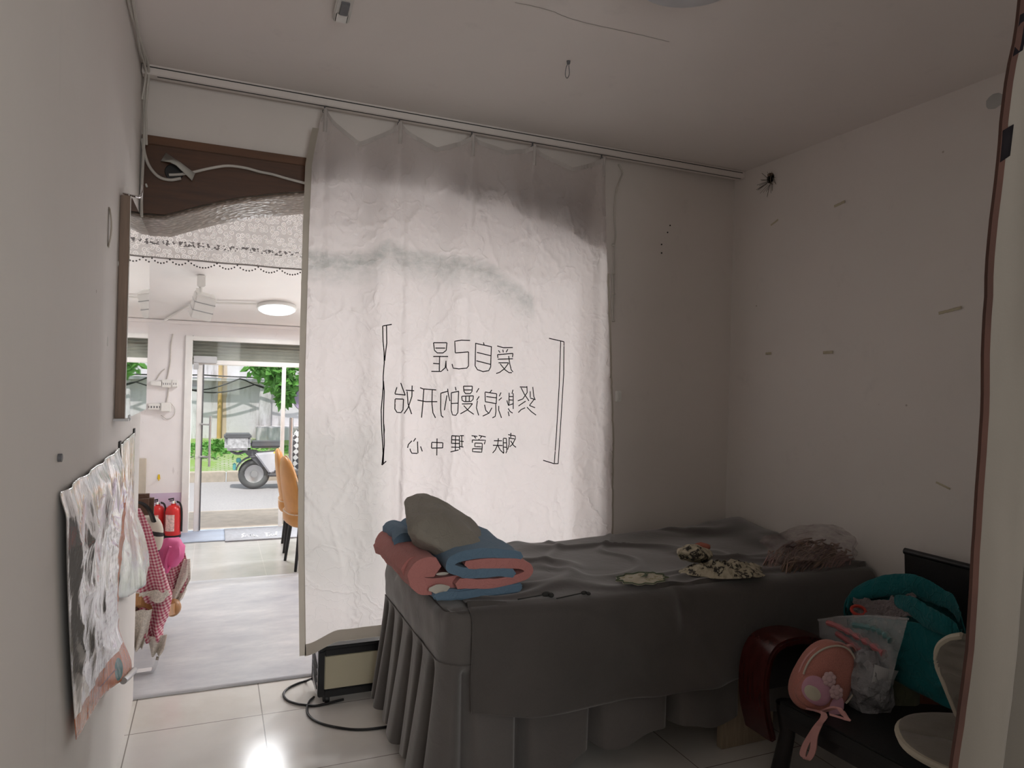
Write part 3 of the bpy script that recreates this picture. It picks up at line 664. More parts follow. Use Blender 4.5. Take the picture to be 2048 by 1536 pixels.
# tan dining chairs
def dining_chair(x, y, rz, label):
    t = thing('dining_chair', label, 'chair', (0, 0, 0), 'tan leather chairs in the shop')
    st_ = MB().ball((.02, 0, .40), (.235, .225, .085), 28, 14, e=.55); obj('seat', st_, M_ORANGE, t, angle=80)
    def backf(q, d):
        q = q.copy(); zz = q.z / .29; wv = (.98 - .30 * max(0, zz) ** 2 - .22 * max(0, -zz)); q.y *= wv
        q.x += -.05 * zz * .9 + .34 * (q.y ** 2); return q
    obj('backrest', MB().ball((-.185, 0, .60), (.045, .225, .275), 28, 20, e=.75, fn=backf), M_ORANGE, t, angle=80)
    pip = []
    for a in np.linspace(0, 2 * PI, 56, False):
        zz = math.sin(a); yy = .228 * math.cos(a); q = backf(Vector((0, yy, .28 * zz)), None); pip.append(Vector((-.185, 0, .60)) + q + Vector((.012, 0, 0)))
    obj('piping', MB().tube(pip, .006, 6, True), M_PIPING, t)
    obj('seat_piping', MB().tube([(.02 + .232 * math.copysign(abs(math.cos(a)) ** .6, math.cos(a)), .223 * math.copysign(abs(math.sin(a)) ** .6, math.sin(a)), .435) for a in np.linspace(0, 2 * PI, 48, False)], .005, 6, True), M_PIPING, t)
    for sx_, sy_ in ((-1, -1), (-1, 1), (1, -1), (1, 1)):
        obj('leg', MB().tube([(.02 + sx_ * .15, sy_ * .15, .35), (.02 + sx_ * .185, sy_ * .185, .0)], [.017, .011], 10), M_BLACK, t)
    t.location = (x, y, 0); t.rotation_euler = (0, 0, rz); return t
C1 = dining_chair(1.06, 2.50, .12, 'tan orange leather chair with black legs, nearest the curtain edge')
C2 = dup(C1, (1.06, 3.10, 0), 'tan orange leather chair on which the person in orange sits', -.05)

# person in orange seated on the far chair, mostly behind the curtain
def skin_body(name, joints, edges, m, parent, sub=2, root=0):
    off = wloc(parent); me = bpy.data.meshes.new(name); me.from_pydata([Vector(j[0]) - off for j in joints], edges, []); o = bpy.data.objects.new(name, me); col.objects.link(o); o.parent = parent
    md = o.modifiers.new('skin', 'SKIN'); md.use_smooth_shade = True
    for i, j in enumerate(joints):
        sv = me.skin_vertices[0].data[i]; r = j[1]; sv.radius = r if isinstance(r, tuple) else (r, r); sv.use_root = (i == root)
    sd = o.modifiers.new('subdivision', 'SUBSURF'); sd.levels = sub; sd.render_levels = sub
    me.materials.append(m); return o
px_, py_ = 1.16, 3.10
person = thing('person', 'person in orange top and navy trousers seated beyond the curtain', 'person', (px_, py_, .47))
M_SKIN = mat('skin', (.52, .30, .20), .5, var=.06); M_HAIR = mat('black_hair', (.012, .010, .009), .6)
J = lambda x, y, z, r: ((px_ + x, py_ + y, z), r)
body = [J(0, 0, .55, (.155, .13)), J(.02, 0, .72, (.14, .12)), J(.10, 0, .92, (.15, .115)), J(.19, 0, 1.04, (.10, .085)), J(.24, 0, 1.11, .055), J(.28, 0, 1.20, (.075, .085)), J(.30, 0, 1.28, (.078, .088)), J(.295, 0, 1.33, .055),
        J(.19, -.17, 1.00, .058), J(.30, -.21, .80, .045), J(.52, -.16, .74, .034), J(.58, -.15, .735, .03),
        J(.19, .17, 1.00, .058), J(.30, .21, .80, .045), J(.52, .16, .74, .034), J(.58, .15, .735, .03),
        J(.10, -.10, .55, .085), J(.44, -.12, .545, .062), J(.47, -.12, .30, .05), J(.44, -.12, .07, .036), J(.56, -.12, .035, .032),
        J(.10, .10, .55, .085), J(.44, .12, .545, .062), J(.47, .12, .30, .05), J(.44, .12, .07, .036), J(.56, .12, .035, .032)]
edg = [(0, 1), (1, 2), (2, 3), (3, 4), (4, 5), (5, 6), (6, 7), (3, 8), (8, 9), (9, 10), (10, 11), (3, 12), (12, 13), (13, 14), (14, 15), (0, 16), (16, 17), (17, 18), (18, 19), (19, 20), (0, 21), (21, 22), (22, 23), (23, 24), (24, 25)]
skin_body('body', body, edg, M_SKIN, person)
M_ORTOP = fabric('orange_top_cloth', (.80, .30, .02), wr=8); M_NAVY = fabric('navy_denim', (.018, .028, .085), wr=9)
up = lambda b, g: (b[0], tuple(r + g for r in (b[1] if isinstance(b[1], tuple) else (b[1], b[1]))))
skin_body('orange_top', [up(body[i], .022) for i in (1, 2, 3, 8, 9, 12, 13)] , [(0, 1), (1, 2), (2, 3), (3, 4), (2, 5), (5, 6)], M_ORTOP, person)
skin_body('navy_trousers', [up(body[i], .022) for i in (0, 16, 17, 18, 19, 21, 22, 23, 24)] + [J(-.01, 0, .66, (.16, .14))], [(0, 1), (1, 2), (2, 3), (3, 4), (0, 5), (5, 6), (6, 7), (7, 8), (0, 9)], M_NAVY, person)
for sg in (-1, 1):
    obj('shoe', MB().ball((px_ + .51, py_ + .12 * sg, .045), (.125, .048, .045), 18, 10, e=.8), M_BLACK, person)
    hn = MB(); hx, hy, hz = px_ + .58, py_ + .15 * sg, .735
    for q, (dy, ln) in enumerate(((-.03, .062), (-.01, .075), (.011, .07), (.03, .055))):
        hn.tube(spline([(hx + .03, hy + dy, hz), (hx + .06 + ln * .4, hy + dy, hz - .005), (hx + .06 + ln * .75, hy + dy, hz - .03)], 4), .0085, 8)
    hn.tube(spline([(hx, hy - .03 * sg, hz), (hx + .03, hy - .055 * sg, hz - .012), (hx + .06, hy - .05 * sg, hz - .03)], 4), .0095, 8).ball((hx + .025, hy, hz), (.05, .042, .016), 14, 8)
    obj('hand', hn, M_SKIN, person)
obj('hair', MB().ball((px_ + .275, py_, 1.285), (.105, .098, .10), 20, 12, fn=lambda q, d: q if (q.x < .035 or q.z > .035) else Vector((q.x * .55, q.y * .9, q.z))), M_HAIR, person)
obj('nose', MB().ball((px_ + .375, py_, 1.245), (.018, .012, .024), 10, 8), M_SKIN, person)
for sg in (-1, 1):
    obj('ear', MB().ball((px_ + .30, py_ + .093 * sg, 1.25), (.02, .01, .03), 10, 8), M_SKIN, person)
    obj('eye', MB().ball((px_ + .362, py_ + .034 * sg, 1.268), (.008, .012, .007), 8, 6), M_HAIR, person)
obj('mouth', MB().ball((px_ + .362, py_, 1.205), (.006, .022, .005), 8, 6), mat('lips', (.35, .12, .10), .5), person)

# armchair behind the wall end, hung with aprons and bags
t = thing('wooden_armchair', 'armchair with chrome runner half hidden behind the end of the wall', 'chair', (-.25, .95, 0))
M_ARMW = wood('orange_arm_wood', (.42, .20, .07), .4)
for y in (.60, 1.28):
    obj('runner', MB().strap(spline([(-.55, y, .02), (-.2, y, .012), (.02, y, .012), (.062, y, .02), (.078, y, .07)], 6), .05, .014, (0, 1, 0)), M_CHROME, t)
    for xa, xb in ((-.10, -.18), (-.50, -.44)): obj('leg', MB().tube([(xa, y, .02), (xb, y, .33)], .014, 8), M_CHROME, t)
obj('seat', MB().box(-.60, .0, .62, 1.26, .30, .37), fabric('brown_seat', (.12, .07, .05)), t, bevel=.02)
obj('backrest', MB().box(-.62, .0, 1.22, 1.30, .37, .80), fabric('brown_seat', (.12, .07, .05)), t, bevel=.025)
am = MB().strap(spline([(-.02, .62, .37), (.05, .75, .28), (.09, .95, .20), (.12, 1.12, .165), (.02, 1.2, .16)], 6), .035, .06, (1, 0, 0)); am.ball((.12, 1.10, .168), (.045, .05, .05), 16, 10)
obj('arm', am, M_ARMW, t)

# gingham aprons
k = NT('pink_gingham'); v = k.coord(rot=(0, .25, 0)); sx = k.n('ShaderNodeSeparateXYZ'); k.l(v, sx.inputs[0])
def chk(o, n): return k.math('GREATER_THAN', k.math('FRACT', k.math('MULTIPLY', o, n)), .5)
cf = k.math('MULTIPLY', k.math('ADD', chk(sx.outputs[0], 62), chk(sx.outputs[2], 62)), .5)
M_GING = k.done(k.princ(k.ramp(cf, [(0, (.74, .58, .57)), (.45, (.62, .28, .32)), (.55, (.60, .25, .29)), (1, (.42, .07, .13))]), .9, spec=.1))
M_LACEW = mat('cream_lace_trim', (.66, .60, .53), .9, vs=120, var=.25)
def drape(nm, outline_l, outline_r, y0, amp, fr_, m, parent, z0, z1, thick=.003, n=26):
    return obj(nm, MB().grid(lambda u, w: (lambda z: (lerp(interp(outline_l, z), interp(outline_r, z), u), y0 + amp * math.sin(fr_ * u + 3 * w) * (.3 + .7 * w) + .008 * nz(u * 5, z * 9, y0), z))(lerp(z0, z1, w)), n, n + 10), m, parent, thick=thick)
t = thing('gingham_apron', 'pink gingham apron with cream lace hems hanging beside the wall end', 'apron', (.03, .68, .08))
drape('cloth', [(.08, .04), (.25, -.03), (.8, -.10)], [(.20, .095), (.25, .118), (.36, .135), (.55, .078), (.72, .03), (.84, -.03)], .66, .035, 11, M_GING, t, .82, .14)
drape('lace_band', [(.3, -.06), (.42, -.08)], [(.33, .128), (.40, .117)], .645, .035, 11, M_LACEW, t, .40, .345)
drape('lace_hem', [(.06, .05), (.12, .035), (.22, -.02)], [(.05, .075), (.10, .105), (.22, .125)], .65, .03, 9, M_LACEW, t, .165, .072)
drape('lace_frill', [(.1, -.05), (.33, -.07)], [(.10, .0), (.2, .03), (.33, .05)], .615, .03, 13, M_LACEW, t, .315, .12)
t = thing('gingham_apron', 'second pink gingham apron bunched over the chair beside the pink bag', 'apron', (.13, 1.25, .12))
drape('cloth', [(.12, .11), (.30, .06), (.46, .08)], [(.13, .125), (.21, .172), (.32, .198), (.45, .165)], 1.30, .03, 9, M_GING, t, .47, .20)
drape('lace_hem', [(.10, .10), (.22, .085)], [(.11, .13), (.16, .165), (.22, .185)], 1.285, .03, 12, M_LACEW, t, .225, .12)
drape('lace_edge', [(.15, .10), (.40, .165)], [(.17, .155), (.28, .205), (.40, .20)], 1.27, .015, 7, M_LACEW, t, .40, .17)
# striped bag and pink bag
t = thing('striped_tote_bag', 'beige bag with black stripes and a black strap, hanging on the chair', 'bag', (.0, 1.02, .55))
k = NT('beige_black_stripe'); v = k.coord(rot=(0, -.35, 0)); sx = k.n('ShaderNodeSeparateXYZ'); k.l(v, sx.inputs[0])
M_STRB = k.done(k.princ(k.mix(k.math('LESS_THAN', k.math('FRACT', k.math('ADD', k.math('MULTIPLY', sx.outputs[2], 11), k.math('MULTIPLY', k.noise(v, 5, 2), .5))), .22), (.58, .52, .44), (.03, .025, .025)), .85))
obj('bag_body', MB().ball((-.02, 1.02, .60), (.088, .07, .115), 20, 14, e=.8), M_STRB, t)
obj('strap', MB().strap(spline([(-.10, 1.0, .80), (-.04, .98, .79), (.0, .96, .75), (.022, .955, .69)], 6), .05, .012, (.35, -.9, .1)), M_BLACK, t)
k_ = mat('hot_pink_cloth', (.72, .13, .32), .6, bs=20, bstr=.3)
t = thing('pink_bag', 'hot pink bag tucked between the two gingham aprons', 'bag', (.1, 1.16, .4))
obj('bag_body', MB().ball((.095, 1.165, .47), (.078, .07, .085), 20, 12, e=.85, fn=lambda q, d: q + d * .012 * nz(d.x * 2, d.y * 2, d.z * 2)), k_, t)
obj('handle', MB().strap(spline([(.10, 1.09, .52), (.08, 1.075, .44), (.085, 1.08, .38), (.10, 1.10, .40)], 5), .03, .012, (0, 1, 0)), k_, t)

# ================================================================== LEFT WALL
# mirror with clips
t = thing('wall_mirror', 'tall mirror board with a brown edge clipped to the wall by the arch', 'mirror', (0, -.2, 1.34))
obj('backing', MB().box(.001, .031, -.63, .15, 1.342, 2.10), M_BROWNEDGE, t, bevel=.002)
obj('mirror_glass', MB().box(.031, .0335, -.629, .149, 1.343, 2.099), mat('mirror_silver', (.93, .94, .93), .02, 1.0, var=0.005), t, smooth=False)
cl = MB().box(.0, .045, -.66, -.60, 1.338, 1.346).box(.040, .045, -.62, -.58, 1.338, 1.356)
obj('bottom_clip', cl, M_GREYM, t)
obj('top_clip', MB().tube(spline([(.0, -.56, 2.12), (.03, -.55, 2.118), (.05, -.52, 2.125), (.055, -.50, 2.17), (.05, -.49, 2.12)], 4), .004, 6), M_CHROME, t)

# glossy film posters
k = NT('glossy_film_poster'); v = k.coord(loc=(.005, -1.05, .9)); sx = k.n('ShaderNodeSeparateXYZ'); k.l(v, sx.inputs[0]); X_, Y_, Z_ = sx.outputs
rows = k.math('LESS_THAN', k.math('FRACT', k.math('MULTIPLY', Z_, 38)), .45)
chars = k.math('GREATER_THAN', k.noise(k.coord(scale=(1, 60, 38)), 2.0, 1), .50)
reg = k.math('MULTIPLY', k.math('GREATER_THAN', Y_, -1.0), k.math('LESS_THAN', Y_, -.66)); reg = k.math('MULTIPLY', reg, k.math('LESS_THAN', Z_, 1.02)); reg = k.math('MULTIPLY', reg, k.math('GREATER_THAN', Z_, .56))
tx = k.math('MULTIPLY', k.math('MULTIPLY', rows, chars), k.math('MULTIPLY', reg, .55))
c0 = k.mix(tx, (.56, .55, .545), (.14, .09, .10))
om1 = k.math('LESS_THAN', k.math('ADD', Z_, k.math('MULTIPLY', Y_, .169)), k.math('ADD', .430, k.math('MULTIPLY', k.math('ADD', Y_, 1.4), .06)))
om2 = k.math('MULTIPLY', k.math('GREATER_THAN', Y_, -.61), k.math('LESS_THAN', Z_, 1.05))
om = k.math('MAXIMUM', om1, om2)
c0 = k.mix(om, c0, (.50, .14, .045))
gd = k.math('ADD', k.math('MULTIPLY', k.math('ADD', Y_, .76), k.math('ADD', Y_, .76)), k.math('MULTIPLY', k.math('SUBTRACT', Z_, .545), k.math('SUBTRACT', Z_, .545)))
c0 = k.mix(k.math('LESS_THAN', gd, .0012), c0, (.05, .17, .17))
hb_ = k.math('MULTIPLY', k.math('LESS_THAN', k.math('ABSOLUTE', k.math('SUBTRACT', k.math('ADD', Z_, k.math('MULTIPLY', Y_, .10)), .475)), .003), k.math('LESS_THAN', Y_, -.78))
c0 = k.mix(k.math('MULTIPLY', hb_, .8), c0, (.20, .04, .04))
wrk = k.noise(k.coord(scale=(1, 5, 1.1)), 3.0, 6, .55); wrk2 = k.noise(k.coord(scale=(1, 16, 3)), 2.0, 3)
nm = k.bump(k.math('ADD', wrk, k.math('MULTIPLY', wrk2, .2)), .30, .03)
shn = k.ramp(Z_, [(.0, (0, 0, 0)), (1, (1, 1, 1))])
pr = k.n('ShaderNodeBsdfPrincipled'); k.l(c0, pr.inputs['Base Color']); pr.inputs['Roughness'].default_value = .13; k.l(k.math('MULTIPLY', k.math('SUBTRACT', 1.0, om), .72), pr.inputs['Metallic']); k.l(nm, pr.inputs['Normal']); pr.inputs['Specular IOR Level'].default_value = .3
k.l(k.math('MULTIPLY', k.math('SUBTRACT', 1.0, om), .5), pr.inputs['Coat Weight']); pr.inputs['Coat Roughness'].default_value = .05; k.l(nm, pr.inputs['Coat Normal'])
M_FILM = k.done(pr.outputs[0])
def film(u, w):
    y = lerp(-1.545, -.545, u) if w < 0 else lerp(lerp(-1.545, -1.34, w ** 1.5), lerp(-.545, -.60, w), u)
    z1 = lerp(.60, .475, u); z = lerp(1.237, z1, w) + .012 * math.sin(PI * u * 3) * (1 - w) * 0
    pl_ = (.018 * (.5 + .5 * math.sin(u * 25 + .6 * math.sin(w * 5))) ** 2 + .010 * fb(u * 6, w * 2.2)) * (1 - .7 * w)
    cz = abs(nz(u * 4 + w, w * 3.1 - u * .8, 3)); cz2 = abs(nz(u * 8 - w * 2, w * 4 + u, 8))
    pl_ = (pl_ * 1.1 + .008 * math.exp(-cz * 10) + .004 * math.exp(-cz2 * 10) + .004 * nz(u * 5, w * 2.4, 5)) * sstep(0, .07, u) * (1 - .75 * sstep(.7, 1, w))
    x = .006 + (.35 + .65 * min(1, w * 5)) * max(0, pl_) + .05 * sstep(.75, 1, w) * sstep(.5, 1, u) + .012 * sstep(.0, .1, w)
    return (x, y, z)
t = thing('film_poster', 'large shiny wrinkled film poster, orange at its curled lower edge', 'poster', (.005, -1.05, .9))
obj('sheet', MB().grid(film, 150, 110), M_FILM, t, thick=.001)
q = [Vector(film(u, 1.0)) for u in np.linspace(.80, 1, 12)]
obj('curled_edge', MB().tube([p + Vector((.006, 0, 0)) for p in q], .011, 10), M_GREYM, t)
k = NT('glossy_film_strip'); v = k.coord(loc=(.005, -.2, .95)); sx = k.n('ShaderNodeSeparateXYZ'); k.l(v, sx.inputs[0])
c0 = k.mix(k.ramp(sx.outputs[2], [(.70, (1, 1, 1)), (.95, (0, 0, 0))]), (.62, .61, .58), (.42, .45, .40))
nm = k.bump(k.noise(k.coord(scale=(1, 6, 1.2)), 4.0, 6, .6), .30, .03)
pr = k.n('ShaderNodeBsdfPrincipled'); k.l(c0, pr.inputs['Base Color']); pr.inputs['Roughness'].default_value = .15; pr.inputs['Metallic'].default_value = .7; k.l(nm, pr.inputs['Normal'])
pr.inputs['Coat Weight'].default_value = .4; pr.inputs['Coat Roughness'].default_value = .06; k.l(nm, pr.inputs['Coat Normal']); M_FILM2 = k.done(pr.outputs[0])
def film2(u, w):
    y = lerp(-.49, .0 + .14 * sstep(.4, .8, w), u); top = lerp(1.245, 1.252, u)
    z = lerp(top, lerp(.70, .62, math.sin(PI * u * .8)), w)
    x = .006 + max(0, .010 * math.sin(u * 16 + w * 3) + .010 * fb(u * 5, w * 3)) * (.3 + min(1, w * 4) * .7) + .055 * sstep(.45, 1, w) * sstep(.1, .9, u)
    return (x, y, z)
t = thing('film_poster', 'narrow crumpled silvery poster strip by the end of the wall', 'poster', (.005, -.2, .95))
obj('sheet', MB().grid(film2, 60, 60), M_FILM2, t, thick=.001)
obj('tape_tab', MB().box(.002, .006, -.02, .02, 1.235, 1.268), mat('black_tape', (.04, .04, .04), .6), t)
obj('tape_tab', MB().box(.002, .006, -.50, -.46, 1.228, 1.256), mat('black_tape', (.04, .04, .04), .6), t)
# marks and bits on the left wall
tag(obj('wall_plug', MB().lathe([(.001, 0), (.009, 0), (.009, .008), (.001, .008)], (0, -1.544, 1.312), 12, 'x'), M_DGREY), 'dark plug in the plaster above the large film poster', 'plug')
tp_ = aX(217, 455, 0)
tag(obj('tape_strip', MB().grid(lambda u, w: (.002 + .006 * math.sin(PI * w), tp_.y - .015 + .03 * u, tp_.z - .06 + .12 * w), 2, 6), mat('brown_tape', (.40, .34, .27), .6), thick=.001), 'short strip of brown tape on the wall left of the mirror', 'tape')
ch_ = MB()
for (x, y, r) in ((215, 683, .012), (236, 527, .008), (249, 680, .01), (234, 765, .008)):
    c = aX(x, y, 0); ch_.ball((c.x, c.y, c.z), (.003, r, r * 1.3), 8, 6)
o_ = tag(obj('plaster_chips', ch_, M_PAPER), 'small pale chips and filler spots on the wall beside the mirror', 'chips'); o_['kind'] = 'stuff'
# cables in the left corner
cb = MB()
cb.tube(spline([(.012, -1.6, H - .012), (.016, -1.0, H - .02), (.010, -.6, H - .012), (.022, -.25, H - .02), (.012, -.05, H - .03), (.010, -.03, H - .12), (.014, -.035, 2.50), (.010, -.025, 2.28), (.012, -.03, 2.15)], 8), .006, 6)
cb.tube(spline([(.022, -1.6, H - .02), (.028, -.9, H - .012), (.020, -.4, H - .02), (.03, -.12, H - .02), (.022, -.045, H - .10), (.018, -.04, 2.60), (.024, -.035, 2.45)], 8), .005, 6)
cb.tube(spline([(.020, -.5, H - .01), (.014, -.3, H - .03), (.02, -.1, H - .04), (.005, -.06, H - .14)], 8), .004, 6)
tag(obj('corner_cable', cb, M_CABLE), 'twisted cables running along the ceiling edge and down the left corner', 'cable')
cc = MB(); B = lambda x, y, d=.022: (lambda p: Vector((p.x, -d, p.z)))(aY(x, y, -.02))
cc.tube(spline([B(284, 278), B(290, 310), B(300, 335), B(318, 354), B(340, 360), B(362, 357)], 6), .0065, 8)
cc.tube(spline([B(338, 350), B(360, 349), B(385, 345), B(420, 337), B(455, 332), B(490, 336), B(520, 344), B(545, 349), B(580, 359), B(640, 374)], 6), .006, 8)
tag(obj('panel_cable', cc, M_CABLE), 'pale cable wandering across the brown arch panel', 'cable')
hc_ = aY(348, 345, -.012)
tag(obj('cable_hole', MB().lathe([(.001, 0), (.034, 0), (.036, -.002), (.036, .003), (.001, .003)], (hc_.x, -.0125, hc_.z), 24, 'y'), M_BLACK), 'round black cable hole in the brown arch panel', 'hole')
fp = [(322, 322), (332, 306), (390, 347), (384, 361)]
fl = MB(); a, b, c, d = [aY(x, y, -.03) for x, y in fp]
mid1 = a.lerp(d, .5) + Vector((0, -.03, .015)); mid2 = b.lerp(c, .5) + Vector((0, -.012, .0))
fl.add([a, a.lerp(d, .3) + Vector((0, -.03, .012)), mid1, d, b, b.lerp(c, .3) + Vector((0, .01, .004)), mid2, c], [(0, 1, 5, 4), (1, 2, 6, 5), (2, 3, 7, 6)])
tag(obj('card_flap', fl, mat('dusty_white_card', (.50, .49, .45), .6), thick=.003), 'bent white card flap taped over the hole in the brown panel', 'card')
tag(obj('adhesive_hook', MB().box(.004, .014, -.016, -.012, 2.30, 2.32).tube([aY(292, 368, -.015), aY(294, 374, -.02)], .004, 6), M_WHITEP), 'tiny white clip on the lower left of the brown panel', 'clip')

# ================================================================== CURTAINED ARCH
# track on the ceiling
tr = MB().box(.004, W - .002, -.090, -.040, H - .042, H)
trk = obj('curtain_track', tr, M_CEIL, bevel=.003)
tag(trk, 'long painted curtain track on the ceiling in front of the arch wall', 'curtain track')
# its slots: dark lines along the front and underside
sl = MB().box(.02, W - .02, -.0912, -.0895, H - .014, H - .010).box(.06, W - .02, -.079, -.070, H - .0428, H - .041)
t_slot = obj('slot', sl, M_BLACK, trk)

HK = [.735, 1.077, 1.438, 1.765, 2.168]
def xl(z): return interp([(.25, .715), (.66, .70), (1.5, .682), (2.2, .680), (2.45, .682), (2.6, .705), (2.72, .730)], z)
def xr(z): return interp([(.25, 2.29), (.66, 2.285), (1.2, 2.275), (1.957, 2.222), (2.3, 2.205), (2.55, 2.185), (2.72, 2.172)], z)
def hookphase(x):
    if x < HK[0]: return (x - HK[0]) / .3
    for i in range(4):
        if x <= HK[i + 1]: return i + (x - HK[i]) / (HK[i + 1] - HK[i])
    return 4 + (x - HK[4]) / .33
def topz(x):
    ph = hookphase(x)
    if ph < 0: return 2.70 + ph * .9
    if ph > 4: return 2.69 - (ph - 4) * 1.2
    d = (.125, .095, .055, .085)[min(3, int(ph))]; s = ph - math.floor(ph)
    return 2.700 - d * (1 - abs(2 * s - 1) ** 1.15)
def fold(x, z):
    ph = hookphase(x); w = min(1, max(0, (2.75 - z) / 2.5)); top = math.exp(-w * 3.2)
    a = -.060 * top * (.5 - .5 * math.cos(2 * PI * ph))                       # bows forward between hooks
    a += -.030 * top * math.exp(-((ph - round(ph)) / .07) ** 2)               # pinched pleat at each hook
    xx = x + .05 * nz(x * 1.3, z * .8)
    a += .030 * (1 - top) * math.sin(xx * 13.0 + .5 * z + .9 * math.sin(xx * 6)) * (.6 + .5 * nz(x * 1.1, z * .4, 4))
    a += -.030 * math.exp(-((x - 1.10 - .03 * (2.7 - z) * .3) / .020) ** 2) * sstep(2.65, 2.2, z) * (.5 + .5 * sstep(2.0, .9, z))   # the overlapping fold left of the print
    a += .022 * sstep(1.11, .98, x) * sstep(2.6, 1.6, z)
    c1 = abs(fb(x * 3.4 + z * 1.2, z * 2.0 - x * .8, 1.7)); c2 = abs(fb(x * 5.0 - z * 3, z * 3.6 + x * 2, 8.3)); c3 = abs(fb(x * 9 + z * 6, z * 7 - x * 4, 3.3))
    a += .017 * (math.exp(-c1 * 12) * .5 + math.exp(-c2 * 14) * .35 + math.exp(-c3 * 12) * .22) * (1 - .3 * top)
    return a
def CY(x, z): return max(-.20, min(lerp(-.022, -.066, sstep(1.0, .6, z)), -.075 + fold(x, z)))
def cpt(u, w):
    x0 = lerp(.705, 2.20, u); tz = topz(lerp(HK[0] - .012, 2.175, u)); z = lerp(tz, .25 + .05 * sstep(.0, .1, u) * (1 if u < .2 else 1), w)
    x = lerp(xl(z), xr(z), u); return (x, CY(x, z), z)
k = NT('thin_printed_curtain'); v = k.coord(loc=(1.45, -.075, .25)); sx = k.n('ShaderNodeSeparateXYZ'); k.l(v, sx.inputs[0]); X_, Y_, Z_ = sx.outputs
def rmap(src, a, b, pts, nm_=None):
    """height over x as a grey ramp (0..1 maps to 1.5..2.5 m)"""
    f_ = k.math('DIVIDE', k.math('SUBTRACT', src, a), b - a)
    return k.math('ADD', 1.5, k.ramp(f_, [((p - a) / (b - a), ((q_ - 1.5),) * 3) for p, q_ in pts]))
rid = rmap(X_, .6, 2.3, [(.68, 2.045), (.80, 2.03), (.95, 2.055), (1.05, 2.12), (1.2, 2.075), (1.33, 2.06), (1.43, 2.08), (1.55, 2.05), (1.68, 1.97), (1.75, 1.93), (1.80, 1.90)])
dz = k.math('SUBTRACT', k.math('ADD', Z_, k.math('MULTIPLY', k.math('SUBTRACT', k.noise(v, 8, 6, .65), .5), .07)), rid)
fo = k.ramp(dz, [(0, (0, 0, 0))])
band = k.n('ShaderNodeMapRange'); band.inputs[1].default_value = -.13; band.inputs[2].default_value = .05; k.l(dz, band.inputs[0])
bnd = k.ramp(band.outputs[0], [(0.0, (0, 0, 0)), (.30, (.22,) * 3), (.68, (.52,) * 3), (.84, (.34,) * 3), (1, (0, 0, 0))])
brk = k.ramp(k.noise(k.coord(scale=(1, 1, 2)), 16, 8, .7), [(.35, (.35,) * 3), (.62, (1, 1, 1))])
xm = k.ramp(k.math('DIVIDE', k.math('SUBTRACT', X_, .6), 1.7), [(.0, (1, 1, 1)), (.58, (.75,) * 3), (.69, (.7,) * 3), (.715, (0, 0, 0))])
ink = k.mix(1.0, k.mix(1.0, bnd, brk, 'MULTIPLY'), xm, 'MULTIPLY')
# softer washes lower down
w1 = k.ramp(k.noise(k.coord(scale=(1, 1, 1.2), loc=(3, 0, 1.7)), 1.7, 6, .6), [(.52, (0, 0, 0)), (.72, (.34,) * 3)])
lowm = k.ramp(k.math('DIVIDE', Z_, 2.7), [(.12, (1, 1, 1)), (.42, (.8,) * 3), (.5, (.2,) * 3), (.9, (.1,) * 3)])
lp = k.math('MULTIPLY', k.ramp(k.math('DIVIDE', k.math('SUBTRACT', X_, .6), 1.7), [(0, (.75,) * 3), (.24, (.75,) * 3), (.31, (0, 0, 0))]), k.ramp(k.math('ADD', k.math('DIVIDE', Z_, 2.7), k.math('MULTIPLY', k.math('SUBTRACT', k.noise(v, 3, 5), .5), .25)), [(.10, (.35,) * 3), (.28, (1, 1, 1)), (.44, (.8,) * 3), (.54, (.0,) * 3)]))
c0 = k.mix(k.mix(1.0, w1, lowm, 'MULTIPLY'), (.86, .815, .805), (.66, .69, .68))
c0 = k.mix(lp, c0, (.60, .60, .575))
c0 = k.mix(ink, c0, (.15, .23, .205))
# doubled hems
hem = k.math('MAXIMUM', k.math('LESS_THAN', k.math('SUBTRACT', Z_, 0), .345), k.math('LESS_THAN', X_, .712))
vo = k.n('ShaderNodeTexVoronoi', feature='DISTANCE_TO_EDGE'); vo.inputs['Scale'].default_value = 2.6
wv = k.n('ShaderNodeVectorMath', operation='ADD'); k.l(v, wv.inputs[0]); k.l(k.noise(v, 3, 4, out='Color'), wv.inputs[1]); k.l(wv.outputs[0], vo.inputs['Vector'])
cre = k.math('MINIMUM', vo.outputs['Distance'], .06)
vo2 = k.n('ShaderNodeTexVoronoi', feature='DISTANCE_TO_EDGE'); vo2.inputs['Scale'].default_value = 6; k.l(wv.outputs[0], vo2.inputs['Vector'])
hh = k.math('ADD', k.math('MULTIPLY', cre, 3.0), k.math('ADD', k.math('MULTIPLY', k.math('MINIMUM', vo2.outputs['Distance'], .04), 1.2), k.math('MULTIPLY', k.noise(v, 14, 5), .16)))
nm = k.bump(hh, .38, .03)
df = k.n('ShaderNodeBsdfDiffuse'); k.l(c0, df.inputs[0]); k.l(nm, df.inputs['Normal'])
tl = k.n('ShaderNodeBsdfTranslucent'); k.l(c0, tl.inputs[0]); k.l(nm, tl.inputs['Normal'])
m1 = k.n('ShaderNodeMixShader'); k.l(df.outputs[0], m1.inputs[1]); k.l(tl.outputs[0], m1.inputs[2]); m1.inputs[0].default_value = .68
M_CURT = k.done(m1.outputs[0])
k = NT('doubled_hem_cloth'); c_ = (.47, .435, .375); df = k.n('ShaderNodeBsdfDiffuse'); df.inputs[0].default_value = (*c_, 1); tl = k.n('ShaderNodeBsdfTranslucent'); tl.inputs[0].default_value = (*c_, 1)
m1 = k.n('ShaderNodeMixShader'); k.l(df.outputs[0], m1.inputs[1]); k.l(tl.outputs[0], m1.inputs[2]); m1.inputs[0].default_value = .40; M_HEM = k.done(m1.outputs[0])

